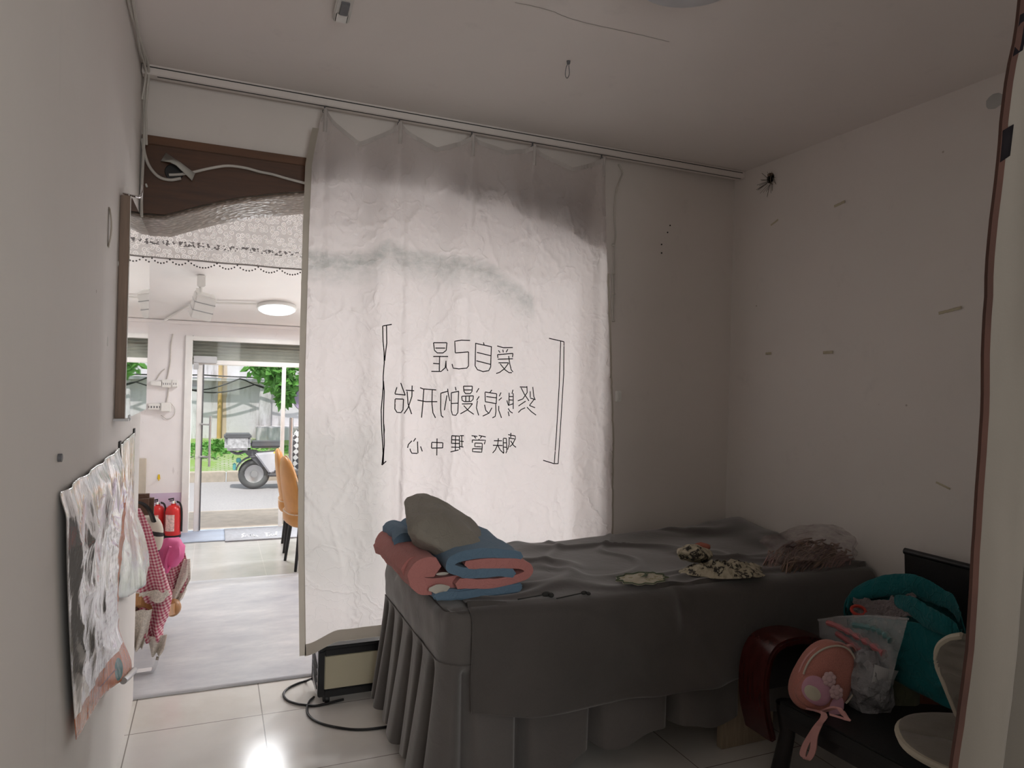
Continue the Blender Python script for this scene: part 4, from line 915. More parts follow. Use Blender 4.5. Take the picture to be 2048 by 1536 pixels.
t = thing('printed_curtain', 'thin white curtain with grey ink wash and lettering seen in reverse, covering the arch', 'curtain', (1.45, -.075, .25))
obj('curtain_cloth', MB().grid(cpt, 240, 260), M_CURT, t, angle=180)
obj('side_hem', MB().grid(lambda u, w: (lambda p: (p[0] - .026 + .028 * u, p[1] - .003, p[2]))(cpt(0, lerp(.02, 1, w))), 2, 120), M_HEM, t)
obj('side_hem', MB().grid(lambda u, w: (lambda p: (p[0] - .004 + .016 * u, p[1] + .002, p[2]))(cpt(1, lerp(.24, 1, w))), 2, 90), M_HEM, t)
obj('bottom_hem', MB().grid(lambda u, w: (lambda p: (p[0], p[1] - .003, p[2]))((lambda x, z: (x, CY(x, z), z))(lerp(.712, 2.285, u), lerp(.246 + .05 * sstep(0, .1, u), .30 + .05 * sstep(0, .1, u), w))), 120, 3), M_HEM, t)
obj('top_hem', MB().grid(lambda u, w: (lambda p: (p[0], p[1] - .003, p[2] - .022 * w))(cpt(u, 0)), 240, 2), mat('pleat_tape', (.50, .465, .445), .9), t)
for i, hx in enumerate(HK):
    y = CY(hx + .01, 2.66); zt = topz(hx)
    gm = MB().tube([(hx, -.073, H - .042), (hx, -.073, H - .058)], .004, 6).tube([(hx + .009 * math.cos(a), -.075, H - .066 + .009 * math.sin(a)) for a in np.linspace(0, 2 * PI, 14, False)], .002, 5, True)
    obj('glider', gm, M_DGREY, t)
    obj('pleat_tab', MB().grid(lambda u, w: (hx - .009 + .018 * u, CY(hx - .009 + .018 * u, lerp(zt, zt - .11, w)) - .004 - .006 * math.sin(PI * u), lerp(zt + .003, zt - .10, w)), 6, 6), mat('pleat_tape', (.42, .385, .365), .9), t)

# lettering traced from the cloth (the print shows through in reverse)
ox, oy, sc_ = 740, 620, 2048 / 520
STR = []
def S(*pts): STR.append([(ox + x / sc_, oy + y / sc_) for x, y in pts])
# left and right brackets
S((172, 113), (100, 126)); S((100, 126), (103, 250), (111, 330), (112, 420), (104, 520), (104, 600), (98, 680), (88, 790), (92, 940), (100, 1060), (103, 1130), (94, 1222))
S((130, 122), (132, 260), (122, 340), (116, 400)); S((106, 560), (112, 640), (108, 760), (106, 860), (110, 960), (112, 1060), (107, 1140), (104, 1212)); S((94, 1222), (128, 1190)); S((109, 900), (113, 945), (110, 985))
S((1410, 223), (1528, 250)); S((1528, 250), (1526, 500), (1505, 850), (1482, 1210)); S((1502, 246), (1490, 600), (1470, 950), (1452, 1206)); S((1364, 1184), (1448, 1210), (1484, 1210))
# first line
S((500, 258), (606, 258)); S((500, 258), (508, 318), (530, 338), (575, 338), (600, 318), (606, 258)); S((515, 300), (592, 300)); S((498, 366), (615, 366)); S((548, 368), (546, 482)); S((497, 420), (546, 424)); S((483, 483), (560, 484), (592, 455), (598, 410)); S((598, 400), (600, 455), (614, 480))
S((788, 240), (720, 238), (668, 246), (672, 338)); S((672, 338), (776, 330)); S((776, 330), (776, 440), (762, 458), (700, 464), (655, 458), (646, 425))
S((893, 255), (900, 278)); S((828, 262), (960, 290)); S((832, 264), (828, 440), (846, 470), (890, 485), (935, 478), (950, 450), (956, 290)); S((842, 334), (950, 360)); S((838, 400), (948, 428))
S((1002, 283), (1050, 297), (1125, 296)); S((1012, 318), (1024, 336)); S((1046, 312), (1050, 334)); S((1086, 308), (1072, 334)); S((1004, 352), (1126, 342)); S((1004, 352), (1008, 378)); S((1126, 342), (1122, 372)); S((1006, 388), (1126, 384)); S((1092, 362), (1100, 420), (1112, 470), (1126, 488)); S((1012, 416), (1092, 416)); S((1092, 418), (1060, 462), (1020, 492), (994, 500)); S((1026, 424), (1062, 470), (1096, 494), (1118, 494))
# second line
S((242, 575), (262, 630), (278, 672)); S((212, 608), (196, 660)); S((196, 662), (278, 670)); S((198, 700), (264, 702)); S((198, 702), (196, 780), (212, 806), (244, 808), (260, 786), (264, 702)); S((332, 595), (330, 680), (300, 770), (268, 816)); S((282, 632), (348, 636)); S((292, 640), (300, 740), (328, 820))
S((394, 612), (420, 622), (522, 630)); S((374, 710), (440, 722), (530, 722)); S((424, 624), (416, 740), (406, 848)); S((490, 630), (488, 740), (496, 810), (516, 850))
S((612, 620), (616, 660), (630, 718)); S((612, 640), (556, 656)); S((558, 656), (556, 780), (562, 832), (578, 846)); S((606, 672), (586, 790)); S((672, 606), (678, 634)); S((640, 652), (700, 640)); S((640, 652), (640, 790), (650, 826), (676, 830), (692, 808), (698, 640)); S((642, 736), (694, 734))
S((736, 600), (806, 600)); S((736, 600), (740, 640), (752, 658), (790, 658), (804, 640), (806, 600)); S((740, 630), (804, 630)); S((722, 680), (814, 676)); S((722, 680), (726, 712), (744, 722), (796, 720), (812, 704), (814, 676)); S((754, 680), (754, 720)); S((782, 678), (782, 720)); S((724, 740), (808, 738)); S((806, 740), (770, 785), (712, 818)); S((738, 752), (772, 790), (818, 822)); S((858, 616), (838, 650)); S((860, 680), (840, 712)); S((846, 715), (838, 770), (856, 830))
S((960, 630), (944, 650)); S((906, 646), (998, 660)); S((906, 648), (908, 720)); S((998, 660), (994, 740)); S((916, 682), (996, 692)); S((906, 722), (996, 738)); S((990, 742), (992, 800), (986, 838), (964, 850)); S((902, 746), (912, 790), (934, 812)); S((960, 770), (938, 812), (888, 836)); S((1032, 650), (1018, 680)); S((1038, 690), (1014, 712)); S((1014, 755), (1014, 790), (1036, 850))
S((1126, 628), (1118, 660)); S((1096, 652), (1094, 750)); S((1128, 655), (1128, 780)); S((1098, 682), (1124, 682)); S((1098, 708), (1124, 710)); S((1078, 712), (1090, 752), (1128, 738)); S((1088, 775), (1104, 800), (1124, 812)); S((1096, 836), (1088, 800))
S((1180, 606), (1236, 608)); S((1236, 600), (1238, 650), (1204, 700), (1164, 716)); S((1190, 612), (1214, 660), (1252, 716)); S((1282, 606), (1290, 680), (1300, 706)); S((1262, 640), (1262, 690)); S((1304, 706), (1262, 694)); S((1226, 718), (1196, 738), (1170, 756)); S((1222, 770), (1190, 785), (1168, 808)); S((1292, 705), (1256, 752)); S((1256, 752), (1300, 770)); S((1236, 765), (1270, 800), (1308, 828))
# third line
S((360, 1010), (342, 1036)); S((330, 1030), (302, 1060), (296, 1086)); S((374, 1036), (378, 1128)); S((374, 1130), (330, 1128), (318, 1108), (316, 1092)); S((398, 1074), (412, 1114))
S((528, 1012), (526, 1146)); S((486, 1042), (574, 1046)); S((486, 1044), (484, 1086)); S((574, 1046), (572, 1088)); S((484, 1088), (572, 1086))
S((642, 990), (706, 994)); S((644, 992), (642, 1050)); S((704, 994), (706, 1100)); S((646, 1022), (704, 1024)); S((640, 1050), (704, 1052)); S((674, 992), (672, 1112)); S((640, 1080), (702, 1082)); S((634, 1118), (698, 1102)); S((708, 990), (740, 990)); S((722, 992), (724, 1080)); S((710, 1034), (738, 1036)); S((706, 1074), (736, 1080))
S((800, 990), (846, 996)); S((822, 996), (834, 1012)); S((856, 988), (912, 1000)); S((880, 994), (868, 1012)); S((806, 1022), (806, 1046)); S((806, 1024), (910, 1026), (900, 1058)); S((858, 1014), (860, 1026)); S((826, 1048), (884, 1050)); S((826, 1048), (826, 1076), (884, 1078), (884, 1050)); S((808, 1092), (884, 1094)); S((808, 1092), (808, 1116), (880, 1120), (884, 1078))
S((1012, 1010), (1006, 1060), (986, 1104), (966, 1126)); S((976, 1030), (1040, 1030)); S((968, 1066), (1044, 1068)); S((1008, 1068), (1026, 1104), (1054, 1130)); S((1050, 1010), (1076, 1012)); S((1050, 1012), (1050, 1090), (1054, 1128)); S((1074, 1014), (1078, 1110), (1070, 1128)); S((1052, 1046), (1076, 1046)); S((1052, 1080), (1076, 1082))
S((1110, 968), (1108, 1006)); S((1088, 982), (1144, 992)); S((1144, 992), (1146, 1016), (1098, 1010)); S((1096, 1000), (1096, 1060), (1084, 1100)); S((1142, 1018), (1124, 1056), (1100, 1078)); S((1108, 1030), (1130, 1066), (1150, 1082))
lt = MB()
for s_ in STR:
    pts = []
    for (x0, y0), (x1, y1) in zip(s_, s_[1:]):
        n_ = max(1, int(math.hypot(x1 - x0, y1 - y0) / 4))
        pts += [(lerp(x0, x1, i / n_), lerp(y0, y1, i / n_)) for i in range(n_)]
    pts.append(s_[-1]); P3 = []
    for x, y in pts:
        p = aY(x, y, -.085)
        for _ in range(3): p = aY(x, y, CY(p.x, p.z) - .0025)
        P3.append(p)
    lt.ribbon(P3, .0050, (0, -1, 0))
obj('printed_lettering', lt, M_INK, t)

# things on the arch wall right of the curtain
cb = MB(); Bk = lambda x, y, d=.008: (lambda p: Vector((p.x, -d, p.z)))(aY(x, y, -.008))
cb.tube(spline([Bk(1237, 328), Bk(1245, 345), Bk(1240, 360), Bk(1232, 385), Bk(1229, 430), Bk(1231, 470), Bk(1228, 500), Bk(1228, 550), Bk(1227, 590), Bk(1226, 636)], 6), .0045, 6)
cb.tube(spline([Bk(1224, 548), Bk(1226, 580), Bk(1224, 600), Bk(1226, 640)], 5), .006, 6)
for y in (490, 548, 588, 642): c = Bk(1227, y); cb.ball((c.x, c.y, c.z), (.012, .008, .006), 8, 6)
tag(obj('wall_cable', cb, M_CABLE), 'pale clipped cable running down the wall at the curtain edge', 'cable')
sw = aY(1234, 792, 0); t = thing('light_switch', 'small white rocker switch low on the wall beside the curtain', 'switch', (sw.x, 0, sw.z))
obj('plate', MB().box(sw.x - .016, sw.x + .018, -.02, 0, sw.z - .03, sw.z + .03), M_WHITEP, t, bevel=.004)
obj('rocker', MB().box(sw.x - .009, sw.x + .012, -.025, -.018, sw.z - .02, sw.z + .018), M_PAPER, t, bevel=.003)
hl = MB()
for x, y in ((1340, 451), (1335, 465), (1323, 489), (1323, 506)):
    c = aY(x, y, 0); hl.lathe([(.001, 0), (.0045, 0), (.0045, -.002), (.001, -.002)], (c.x, 0, c.z), 8, 'y')
o_ = tag(obj('screw_holes', hl, M_BLACK), 'row of small dark screw holes in the arch wall beside the curtain', 'holes'); o_['kind'] = 'stuff'

# ================================================================== CEILING
M_SOCK = mat('dusty_white_plastic', (.58, .56, .53), .5)
c = aZ(687, 5, H); ax_ = (aZ(684, 38, H) - aZ(693, 0, H)); Ms = Matrix.Translation((c.x, c.y, H)) @ Matrix.Rotation(math.atan2(ax_.y, ax_.x), 4, 'Z')
t = thing('lamp_batten', 'small white lamp batten with an open terminal box on the ceiling', 'lamp fitting', (c.x, c.y, H))
obj('body', MB().box(-.25, .085, -.028, .028, -.028, 0, Ms), M_SOCK, t, bevel=.004)
obj('terminal_block', MB().box(-.06, .02, -.016, .012, -.036, -.026, Ms), M_DGREY, t, bevel=.002)
obj('end_plate', MB().box(.02, .08, -.020, .020, -.031, -.026, Ms), M_WHITEP, t, bevel=.003)
lc_ = aZ(1383, 10, H); ly = lc_ + (Vector((lc_.x, lc_.y, 0)) - Vector((CAM.x, CAM.y, 0))).normalized() * -.25
t = thing('ceiling_light', 'unlit round ceiling light of the room, just cut by the top edge of the photo', 'lamp', (ly.x, ly.y, H))
obj('base', MB().lathe([(.001, 0), (.195, 0), (.20, -.012), (.001, -.012)], (ly.x, ly.y, H), 40), M_WHITEP, t)
obj('shade', MB().lathe([(.198, -.012), (.195, -.03), (.17, -.05), (.10, -.065), (.001, -.07)], (ly.x, ly.y, H), 40), mat('opal_shade', (.62, .63, .66), .3), t)
c = aZ(1137, 122, H); t = thing('ceiling_hook', 'small dark wire hook hanging from the middle of the ceiling', 'hook', (c.x, c.y, H))
obj('anchor', MB().lathe([(.001, 0), (.008, 0), (.006, -.012), (.001, -.012)], (c.x, c.y, H), 12), M_DGREY, t)
obj('wire_loop', MB().tube(spline([(c.x, c.y, H - .005), (c.x - .010, c.y, H - .03), (c.x - .012, c.y, H - .058), (c.x - .004, c.y, H - .068), (c.x + .005, c.y, H - .05), (c.x + .002, c.y, H - .015)], 5), .0016, 6), M_DGREY, t)
ck = MB(); pts = [aZ(x, y, H - .0006) for x, y in ((1030, 5), (1090, 18), (1140, 37), (1190, 50), (1240, 61), (1290, 72), (1340, 84))]
ck.ribbon([p + Vector((.004 * nz(i * 3.1), .004 * nz(i * 5.3), 0)) for i, p in enumerate(spline(pts, 6))], .003, (0, 0, 1))
o_ = tag(obj('ceiling_crack', ck, mat('crack_line', (.33, .30, .28), .9)), 'hairline crack across the ceiling', 'crack')

# ================================================================== RIGHT WALL
t_ = [(1680, 408, .05, .012, 8, 'short paper tape scrap, high on the right wall near the corner'), (1550, 445, .045, .010, 18, 'thin paper tape scrap right of the corner, near the ceiling bracket'), (1538, 707, .035, .012, 0, 'yellowed tape scrap nearest the corner at mid height of the right wall'),
      (1657, 705, .048, .014, 0, 'pale tape scrap at mid height, second from the corner'), (1901, 621, .075, .012, 9, 'longest tape scrap with a torn end, close to the striped curtain'), (1887, 971, .05, .008, -16, 'crumpled tape scrap low on the right wall above the black chair')]
for x, y, w_, h_, an, lb in t_:
    c = aX(x, y, W); a = math.radians(an); uy = Vector((0, -math.cos(a), math.sin(a))); uz = Vector((0, math.sin(a), math.cos(a)))
    tag(obj('tape_scrap', MB().grid(lambda u, v_: c + uy * (w_ * (u - .5) * 1.35) + uz * (h_ * (v_ - .5) + .002 * nz(u * 9, x)) + Vector((-.002 - .004 * u * u, 0, 0)), 10, 2), M_TAPE, thick=.0008), lb, 'tape', None)
c = aX(1536, 362, W); t = thing('wall_hole', 'rough hole with cobwebs and a rusty anchor in the right wall by the ceiling corner', 'hole', (W, c.y, c.z))
obj('cavity', MB().lathe([(.001, 0), (.022, 0), (.028, -.002), (.026, .004), (.001, .004)], (W, c.y - .02, c.z + .01), 18, 'x'), mat('dark_cavity', (.05, .042, .036), .9), t)
wb = MB(); rg = random.Random(2)
for i in range(26):
    a = rg.uniform(0, 2 * PI); r0, r1 = rg.uniform(.01, .03), rg.uniform(.04, .085)
    wb.tube([(W - .004, c.y - .02 + r0 * math.cos(a), c.z + r0 * math.sin(a)), (W - .012 * rg.random() - .002, c.y + r1 * math.cos(a + .3), c.z - .01 + r1 * math.sin(a + .3))], .0011, 4)
obj('cobweb', wb, mat('dusty_cobweb', (.20, .18, .16), .9), t)
obj('anchor', MB().tube([(W, c.y - .03, c.z + .03), (W - .03, c.y - .035, c.z + .02)], .008, 8).tube([(W - .02, c.y - .06 + .02 * math.cos(q), c.z - .005 + .03 * math.sin(q)) for q in np.linspace(-1.4, 1.4, 12)], .0025, 5), mat('rusty_iron', (.10, .07, .05), .8), t)
pt = MB(); c = aX(1990, 202, W)
pt.ball((W, c.y, c.z), (.004, .035, .03), 12, 8, fn=lambda q, d: q * (1 + .3 * nz(d.y * 3, d.z * 3)))
tag(obj('filler_patch', pt, mat('grey_filler', (.45, .45, .44), .9)), 'grey filler patch high on the right wall beside the curtain top', 'patch')

# ================================================================== BED
BX0, BX1, BY0, BY1, BZ = 1.055, 3.095, -1.03, -.15, .70
t = thing('massage_bed', 'massage bed hidden under grey covers, one pale board foot showing beneath the hem', 'bed', (2.05, -.6, 0))
obj('mattress', MB().box(BX0 + .04, BX1 - .02, BY0 + .05, BY1 - .03, .56, .66), M_BLKLEATH, t, bevel=.03)
obj('base_board', MB().box(BX0 + .08, BX1 - .05, BY0 + .08, BY1 - .06, .50, .56), M_PALEWOOD, t)
obj('foot_board', MB().box(2.285, 2.56, -1.0, -.965, 0, .50), M_PALEWOOD, t, bevel=.003)
for x, y in ((1.2, -.9), (1.2, -.25), (2.95, -.9), (2.95, -.25)): obj('leg', MB().box(x - .03, x + .03, y - .03, y + .03, 0, .50), M_PALEWOOD, t)

# fitted cover with a pleated skirt
def bed_top(x, y):
    z = BZ + .006 * nz(x * 2.2, y * 3, 1) + .003 * nz(x * 5, y * 6, 4)
    z += .055 * math.exp(-((x - 3.0) / .22) ** 2 - ((y + .15) / .30) ** 2)          # pillow lump in the far corner
    z += .022 * math.exp(-((x - 2.45) / .25) ** 2 - ((y + .18) / .12) ** 2)
    return z
def per(s):
    """rounded perimeter of the bed from back left, along the left end, then along the front: s in metres"""
    r = .09; L1 = (BY1 - BY0) - r; arc = PI / 2 * r
    if s < L1: return Vector((BX0, BY1 - s, 0)), Vector((-1, 0, 0))
    if s < L1 + arc:
        a = (s - L1) / r; n = Vector((-math.cos(a), -math.sin(a), 0)); return Vector((BX0 + r, BY0 + r, 0)) + n * r, n
    return Vector((BX0 + r + (s - L1 - arc), BY0, 0)), Vector((0, -1, 0))
S1 = (BY1 - BY0) - .09 + PI / 2 * .09 + (BX1 - BX0 - .09)
bc = thing('bed_cover', 'grey fitted bed cover with a pleated skirt over the end of the massage bed', 'bed cover', (BX0, BY0, 0))
obj('top_panel', MB().grid(lambda u, w: (lambda x, y: (x, y, bed_top(x, y) - .004))(lerp(BX0 + .03, BX1, u), lerp(BY0 + .03, BY1, w)), 90, 50), M_GREY, bc)
def band(u, w):
    p, n = per(u * S1); a = min(1, w / .30) * PI / 2; rr = .045
    if w < .30:
        o_ = -rr + rr * math.sin(a); z = BZ - rr + rr * math.cos(a)
    else: o_ = .004 * math.sin((w - .3) / .7 * PI); z = lerp(BZ - rr, .515, (w - .3) / .7)
    cn = u * S1; dent = .006 * nz(cn * 9, w * 3) + .010 * math.exp(-((cn - .9) / .12) ** 2) * math.sin(cn * 60) * (1 - w)
    q = p + n * (o_ + dent); q.z = z + .004 * nz(cn * 5, 2); return q
obj('side_band', MB().grid(band, 200, 16), M_GREY, bc)
PL = [.05, .155, .30, .455, .60, .755, .92, 1.14, 1.45, 1.80, 2.15, 2.5, 2.85]
def pleatf(s):
    d = min(((s - q) for q in PL), key=abs); g = abs(d)
    return math.exp(-(g / .022) ** 2), g
def skirt(u, w):
    s = u * S1; p, n = per(s); e, g = pleatf(s)
    out = .004 + .055 * w ** 1.2 * (1 - .9 * sstep(.95, 1.3, s)) - (.055 + .02 * w) * e * sstep(0, .12, w) + .010 * w * math.sin(s * 21)
    z = lerp(.517, .05 + .008 * math.sin(s * 24) + .095 * sstep(1.18, 1.55, s) + .02 * math.sin(s * 15) * sstep(1.3, 1.5, s), w)
    q = p + n * out; q.z = z; return q
obj('pleated_skirt', MB().grid(skirt, 620, 26), M_GREY, bc, angle=75)
obj('back_skirt_light_block', MB().grid(lambda u, w: (lerp(BX0, BX1, u), BY1 + .008 * math.sin(u * 60) * w, lerp(BZ - .01, .05, w)), 90, 10), M_GREY, bc)  # unseen at the back, added to keep light out from under the bed
sm = MB().tube([per(s)[0] + per(s)[1] * .003 + Vector((0, 0, .516)) for s in np.linspace(0, S1, 120)], .0022, 5)
obj('seam', sm, mat('dark_seam', (.09, .08, .075), .9), bc)
ed = MB().tube([per(s)[0] * 1 - per(s)[1] * .018 + Vector((0, 0, BZ - .008)) for s in np.linspace(0, S1 * .36, 60)], .003, 5)
obj('edge_piping', ed, mat('dark_seam', (.09, .08, .075), .9), bc)

# loose sheet over the bed, hanging down the front
def sheet(u, w):
    x = lerp(1.15, BX1 - .01, u)
    L = .80; fr_ = .37
    front = -1.045 - .012 * sstep(1.15, 1.4, x)
    s = w * (L + fr_)
    if s < L:
        y = lerp(BY1 - .005, front + .05, s / L)
        xx = x + (.10 * (1 - s / L) if u < .001 else .10 * (1 - s / L) * (1 - u))
        sn = lambda a, b, c: mnoise.noise(Vector((a, b, c))) * 1.3
        z = bed_top(xx, y) + .006 + .014 * max(0, sn(xx * 1.6 + y * 1.1, y * 2.4 - xx * .8, 9)) + .017 * math.exp(-(sn(xx * 1.3 + y * 1.9, y * 2.0 - xx * .6, 2.2) / .10) ** 2) + .010 * math.exp(-(sn(xx * 2.6 - y * 2.4, y * 3 + xx, 6.6) / .12) ** 2)
        return (xx, y, z)
    q = (s - L) / fr_; rr = .05
    yy, zz = front, 0
    a = min(1, q / .16) * PI / 2
    if q < .16: yy = front + rr * (1 - math.sin(a)); zz = BZ - rr + rr * math.cos(a) + .004
    else:
        hemz = interp([(1.15, .36), (1.354, .33), (1.7, .315), (2.0, .32), (2.44, .345), (3.1, .37)], x)
        zz = lerp(BZ - rr + .004, hemz, (q - .16) / .84)
    dr_ = .022 * math.sin(x * 8.5 + 2.2 * q) * sstep(.1, .9, q) + .020 * math.exp(-((x - 1.95 - .25 * (q - .2)) / .06) ** 2) * sstep(0, .3, q) - .018 * math.exp(-((x - 2.02) / .03) ** 2) * (1 - q) + .018 * math.exp(-((x - 1.55 - .35 * q) / .07) ** 2) * sstep(0, .25, q)
    return (x, yy - dr_ - .028 * q, zz)
t = thing('bed_sheet', 'loose creased dark grey sheet spread over the bed and hanging down its front', 'sheet', (2.1, -.6, BZ))
obj('sheet_cloth', MB().grid(sheet, 170, 130), M_GREY2, t, thick=.004)
def top_at(x, y): return bed_top(x, y) + .02
lin = MB(); pts = [aZ(x, y, .72) for x, y in ((1085, 1130), (1120, 1150), (1150, 1166), (1172, 1180))]
lin.tube([Vector((p.x, p.y, top_at(p.x, p.y) - .012)) for p in spline(pts, 6)], .004, 6)
obj('seam_ridge', lin, M_GREY2, t)
for (x, y, r) in ((1093, 1181, .011), (1168, 1178, .008)):
    c = aZ(x, y, .73); kn = MB()
    kn.ball((c.x, c.y, top_at(c.x, c.y)), (r * 1.6, r, r * .9), 12, 8).ball((c.x + .012, c.y - .014, top_at(c.x, c.y)), (r, r * 1.4, r * .8), 12, 8)
    kn.tube([(c.x - .12, c.y - .01, top_at(c.x - .12, c.y) - .008), (c.x - .05, c.y + .004, top_at(c.x, c.y) - .006), (c.x, c.y, top_at(c.x, c.y))], .0022, 6)
    obj('tie_cord', kn, mat('dark_cord', (.03, .03, .028), .8), t)

# folded quilt
t = thing('folded_quilt', 'folded salmon pink and blue quilt on the end of the bed', 'quilt', (1.2, -.65, BZ))
QY0, QY1 = -.925, -.36
def qfold(nm, pts, th, m, y0=QY0, y1=QY1, sk=.0, n=7, seed=0, rise=.0):
    P = spline([(x, 0, z) for x, z in pts], n); N = len(P) - 1; mb = MB()
    out, inn = [], []
    for i, p in enumerate(P):
        tg = (P[min(i + 1, N)] - P[max(i - 1, 0)]).normalized(); nn = Vector((-tg.z, 0, tg.x))
        out.append(p + nn * th / 2); inn.append(p - nn * th / 2)
    ring = out + [P[-1] + (P[-1] - P[-2]).normalized() * th * .35] + inn[::-1] + [P[0] - (P[1] - P[0]).normalized() * th * .35]; M_ = len(ring); NY = 14
    vs = []
    for j in range(NY + 1):
        v_ = j / NY; y = lerp(y0, y1, v_); pin = 1 - .35 * (abs(2 * v_ - 1) ** 8)
        cz = sum(p.z for p in ring) / M_; cx = sum(p.x for p in ring) / M_
        for p in ring:
            k_ = .016 * nz(p.x * 9 + seed, y * 7, p.z * 9) + .007 * nz(p.x * 24 + seed, y * 20, p.z * 24)
            # ends pinched a little so the edge reads rolled
            vs.append(Vector((p.x + sk * v_ + k_, y + .018 * nz(p.x * 6, seed, p.z * 6), p.z + rise * v_ + .5 * k_)))
    fs = [(j * M_ + i, j * M_ + (i + 1) % M_, (j + 1) * M_ + (i + 1) % M_, (j + 1) * M_ + i) for j in range(NY) for i in range(M_)]
    fs += [tuple(range(M_ - 1, -1, -1)), tuple(range(NY * M_, NY * M_ + M_))]
    mb.add(vs, fs); o = obj(nm, mb, m, t, bevel=.006, angle=70, seg=3); return o
Z0 = BZ + .028
qfold('blue_layer', [(1.05, Z0 + .006), (1.20, Z0 + .002), (1.385, Z0 + .006)], .042, M_BLUEQ, seed=1)
qfold('pink_wrap', [(1.13, Z0 + .040), (1.30, Z0 + .034), (1.385, Z0 + .042), (1.412, Z0 + .066), (1.38, Z0 + .094), (1.28, Z0 + .106), (1.17, Z0 + .108)], .034, M_PINKQ, seed=2)
qfold('blue_fold', [(1.355, Z0 + .066), (1.24, Z0 + .072), (1.13, Z0 + .090), (1.105, Z0 + .116), (1.14, Z0 + .138), (1.26, Z0 + .140), (1.375, Z0 + .124)], .034, M_BLUEQ, seed=3, sk=-.03, rise=.03)
qfold('pink_bulge', [(1.20, Z0 + .034), (1.04, Z0 + .038), (.985, Z0 + .060), (1.00, Z0 + .100), (1.06, Z0 + .104)], .062, M_PINKQ, seed=4, y0=-.90, sk=-.0)
qfold('blue_end', [(1.07, Z0 + .13), (1.02, Z0 + .145), (.99, Z0 + .125)], .055, M_BLUEQ, seed=5, y0=-.62, y1=-.36, sk=.01)
qfold('pink_end', [(1.05, Z0 + .085), (.99, Z0 + .10), (.965, Z0 + .07)], .06, M_PINKQ, seed=6, y0=-.84, y1=-.42)
# plain pale spots of the print
sp_ = MB(); c = aY(880, 1171, QY0 - .012)
sp_.ball((c.x, QY0 - .006, Z0 + .034), (.040, .003, .015), 20, 8, fn=lambda q, d: q * (1 + .35 * nz(d.x * 2, d.z * 2)))
obj('white_print_patch', sp_, mat('off_white_print', (.52, .49, .44), .9), t)
obj('white_print_patch', MB().ball((1.08, -.912, Z0 + .080), (.024, .003, .006), 16, 8), mat('off_white_print', (.52, .49, .44), .9), t)

# pillow on the quilt
def cushion(mb, r, M, e=.55, puff=1.0, seed=0, wr=.004):
    def fn(q, d):
        cx, cy = abs(q.x / r[0]), abs(q.y / r[1])
        edge = max(cx, cy); q = q.copy(); q.z *= (1 - edge ** 3.0 * .75) * puff
        q.z += wr * (nz(q.x * 16 + seed, q.y * 16, q.z * 8) + .8 * math.sin(q.y * 90 + 6 * nz(q.x * 20, q.y * 9)) * sstep(-.3, -.9, q.x / r[0])) * (1 - edge ** 6); q.x += wr * nz(q.y * 14, seed); return q
    return mb.ball((0, 0, 0), r, 40, 24, M=M, e=e, fn=fn)
t = thing('pillow', 'plump taupe pillow lying tilted on top of the folded quilt', 'pillow', (1.17, -.64, .88))
Mp = Matrix.Translation((1.168, -.665, .903)) @ Matrix.Rotation(math.radians(-8), 4, 'Z') @ Matrix.Rotation(math.radians(31), 4, 'Y') @ Matrix.Rotation(math.radians(10), 4, 'X')
obj('pillow_body', cushion(MB(), (.185, .21, .082), Mp, e=.5, wr=.012), M_TAUPE, t, angle=80)
obj('seam', MB().tube([Mp @ Vector((.178 * math.copysign(abs(math.cos(a)) ** .5, math.cos(a)), .203 * math.copysign(abs(math.sin(a)) ** .5, math.sin(a)), .0)) for a in np.linspace(0, 2 * PI, 60, False)], .0035, 6, True), M_TAUPE, t)

# cloths on the bed
k = NT('cream_leaf_print'); v = k.coord(); c0 = k.ramp(k.noise(v, 22, 5, .6), [(.40, (.46, .42, .31)), (.55, (.52, .49, .40)), (.62, (.30, .27, .14)), (.66, (.5, .47, .37))])
M_DOILY = k.done(k.princ(c0, .9))
c = aZ(1284, 1158, .725); dl = []; NP = 22
for i in range(NP):
    a = 2 * PI * i / NP; r_ = 1.0 if i % 2 else .84; dl.append((a, r_))
def doil(u, w):
    i = u * NP; i0 = int(i) % NP; r_ = lerp(dl[i0][1], dl[(i0 + 1) % NP][1], i - int(i)) * w; a = 2 * PI * u
    x, y = c.x + .125 * r_ * math.cos(a) + .02 * r_ * math.sin(a), c.y + .085 * r_ * math.sin(a)
    return (x, y, top_at(x, y) + .004 + .008 * abs(nz(x * 14, y * 14)))
t = thing('leaf_print_doily', 'small cream cloth with green leaves and a zigzag edge on the bed', 'cloth', (c.x, c.y, .72))
obj('cloth', MB().grid(doil, 88, 8), M_DOILY, t, thick=.002)
obj('green_border', MB().tube([Vector(doil(u, .97)) + Vector((0, 0, .003)) for u in np.linspace(0, 1, 88, False)], .0028, 5, True), mat('muted_green', (.10, .13, .08), .9), t)
lf = MB()
for dx, dy, an in ((.0, .0, .5), (.02, .01, .9), (-.02, -.01, .3)):
    p0 = Vector((c.x + dx, c.y + dy, top_at(c.x + dx, c.y + dy) + .014)); lf.add([p0, p0 + Vector((.03 * math.cos(an), .03 * math.sin(an) - .008, 0)), p0 + Vector((.06 * math.cos(an), .06 * math.sin(an), .001)), p0 + Vector((.03 * math.cos(an), .03 * math.sin(an) + .008, .0))], [(0, 1, 2, 3)])
o_ = obj('leaf_motif', lf, mat('muted_green', (.10, .13, .08), .9), t)
k = NT('camouflage_scarf'); v = k.coord(); vo = k.n('ShaderNodeTexVoronoi'); vo.inputs['Scale'].default_value = 32; k.l(v, vo.inputs[0])
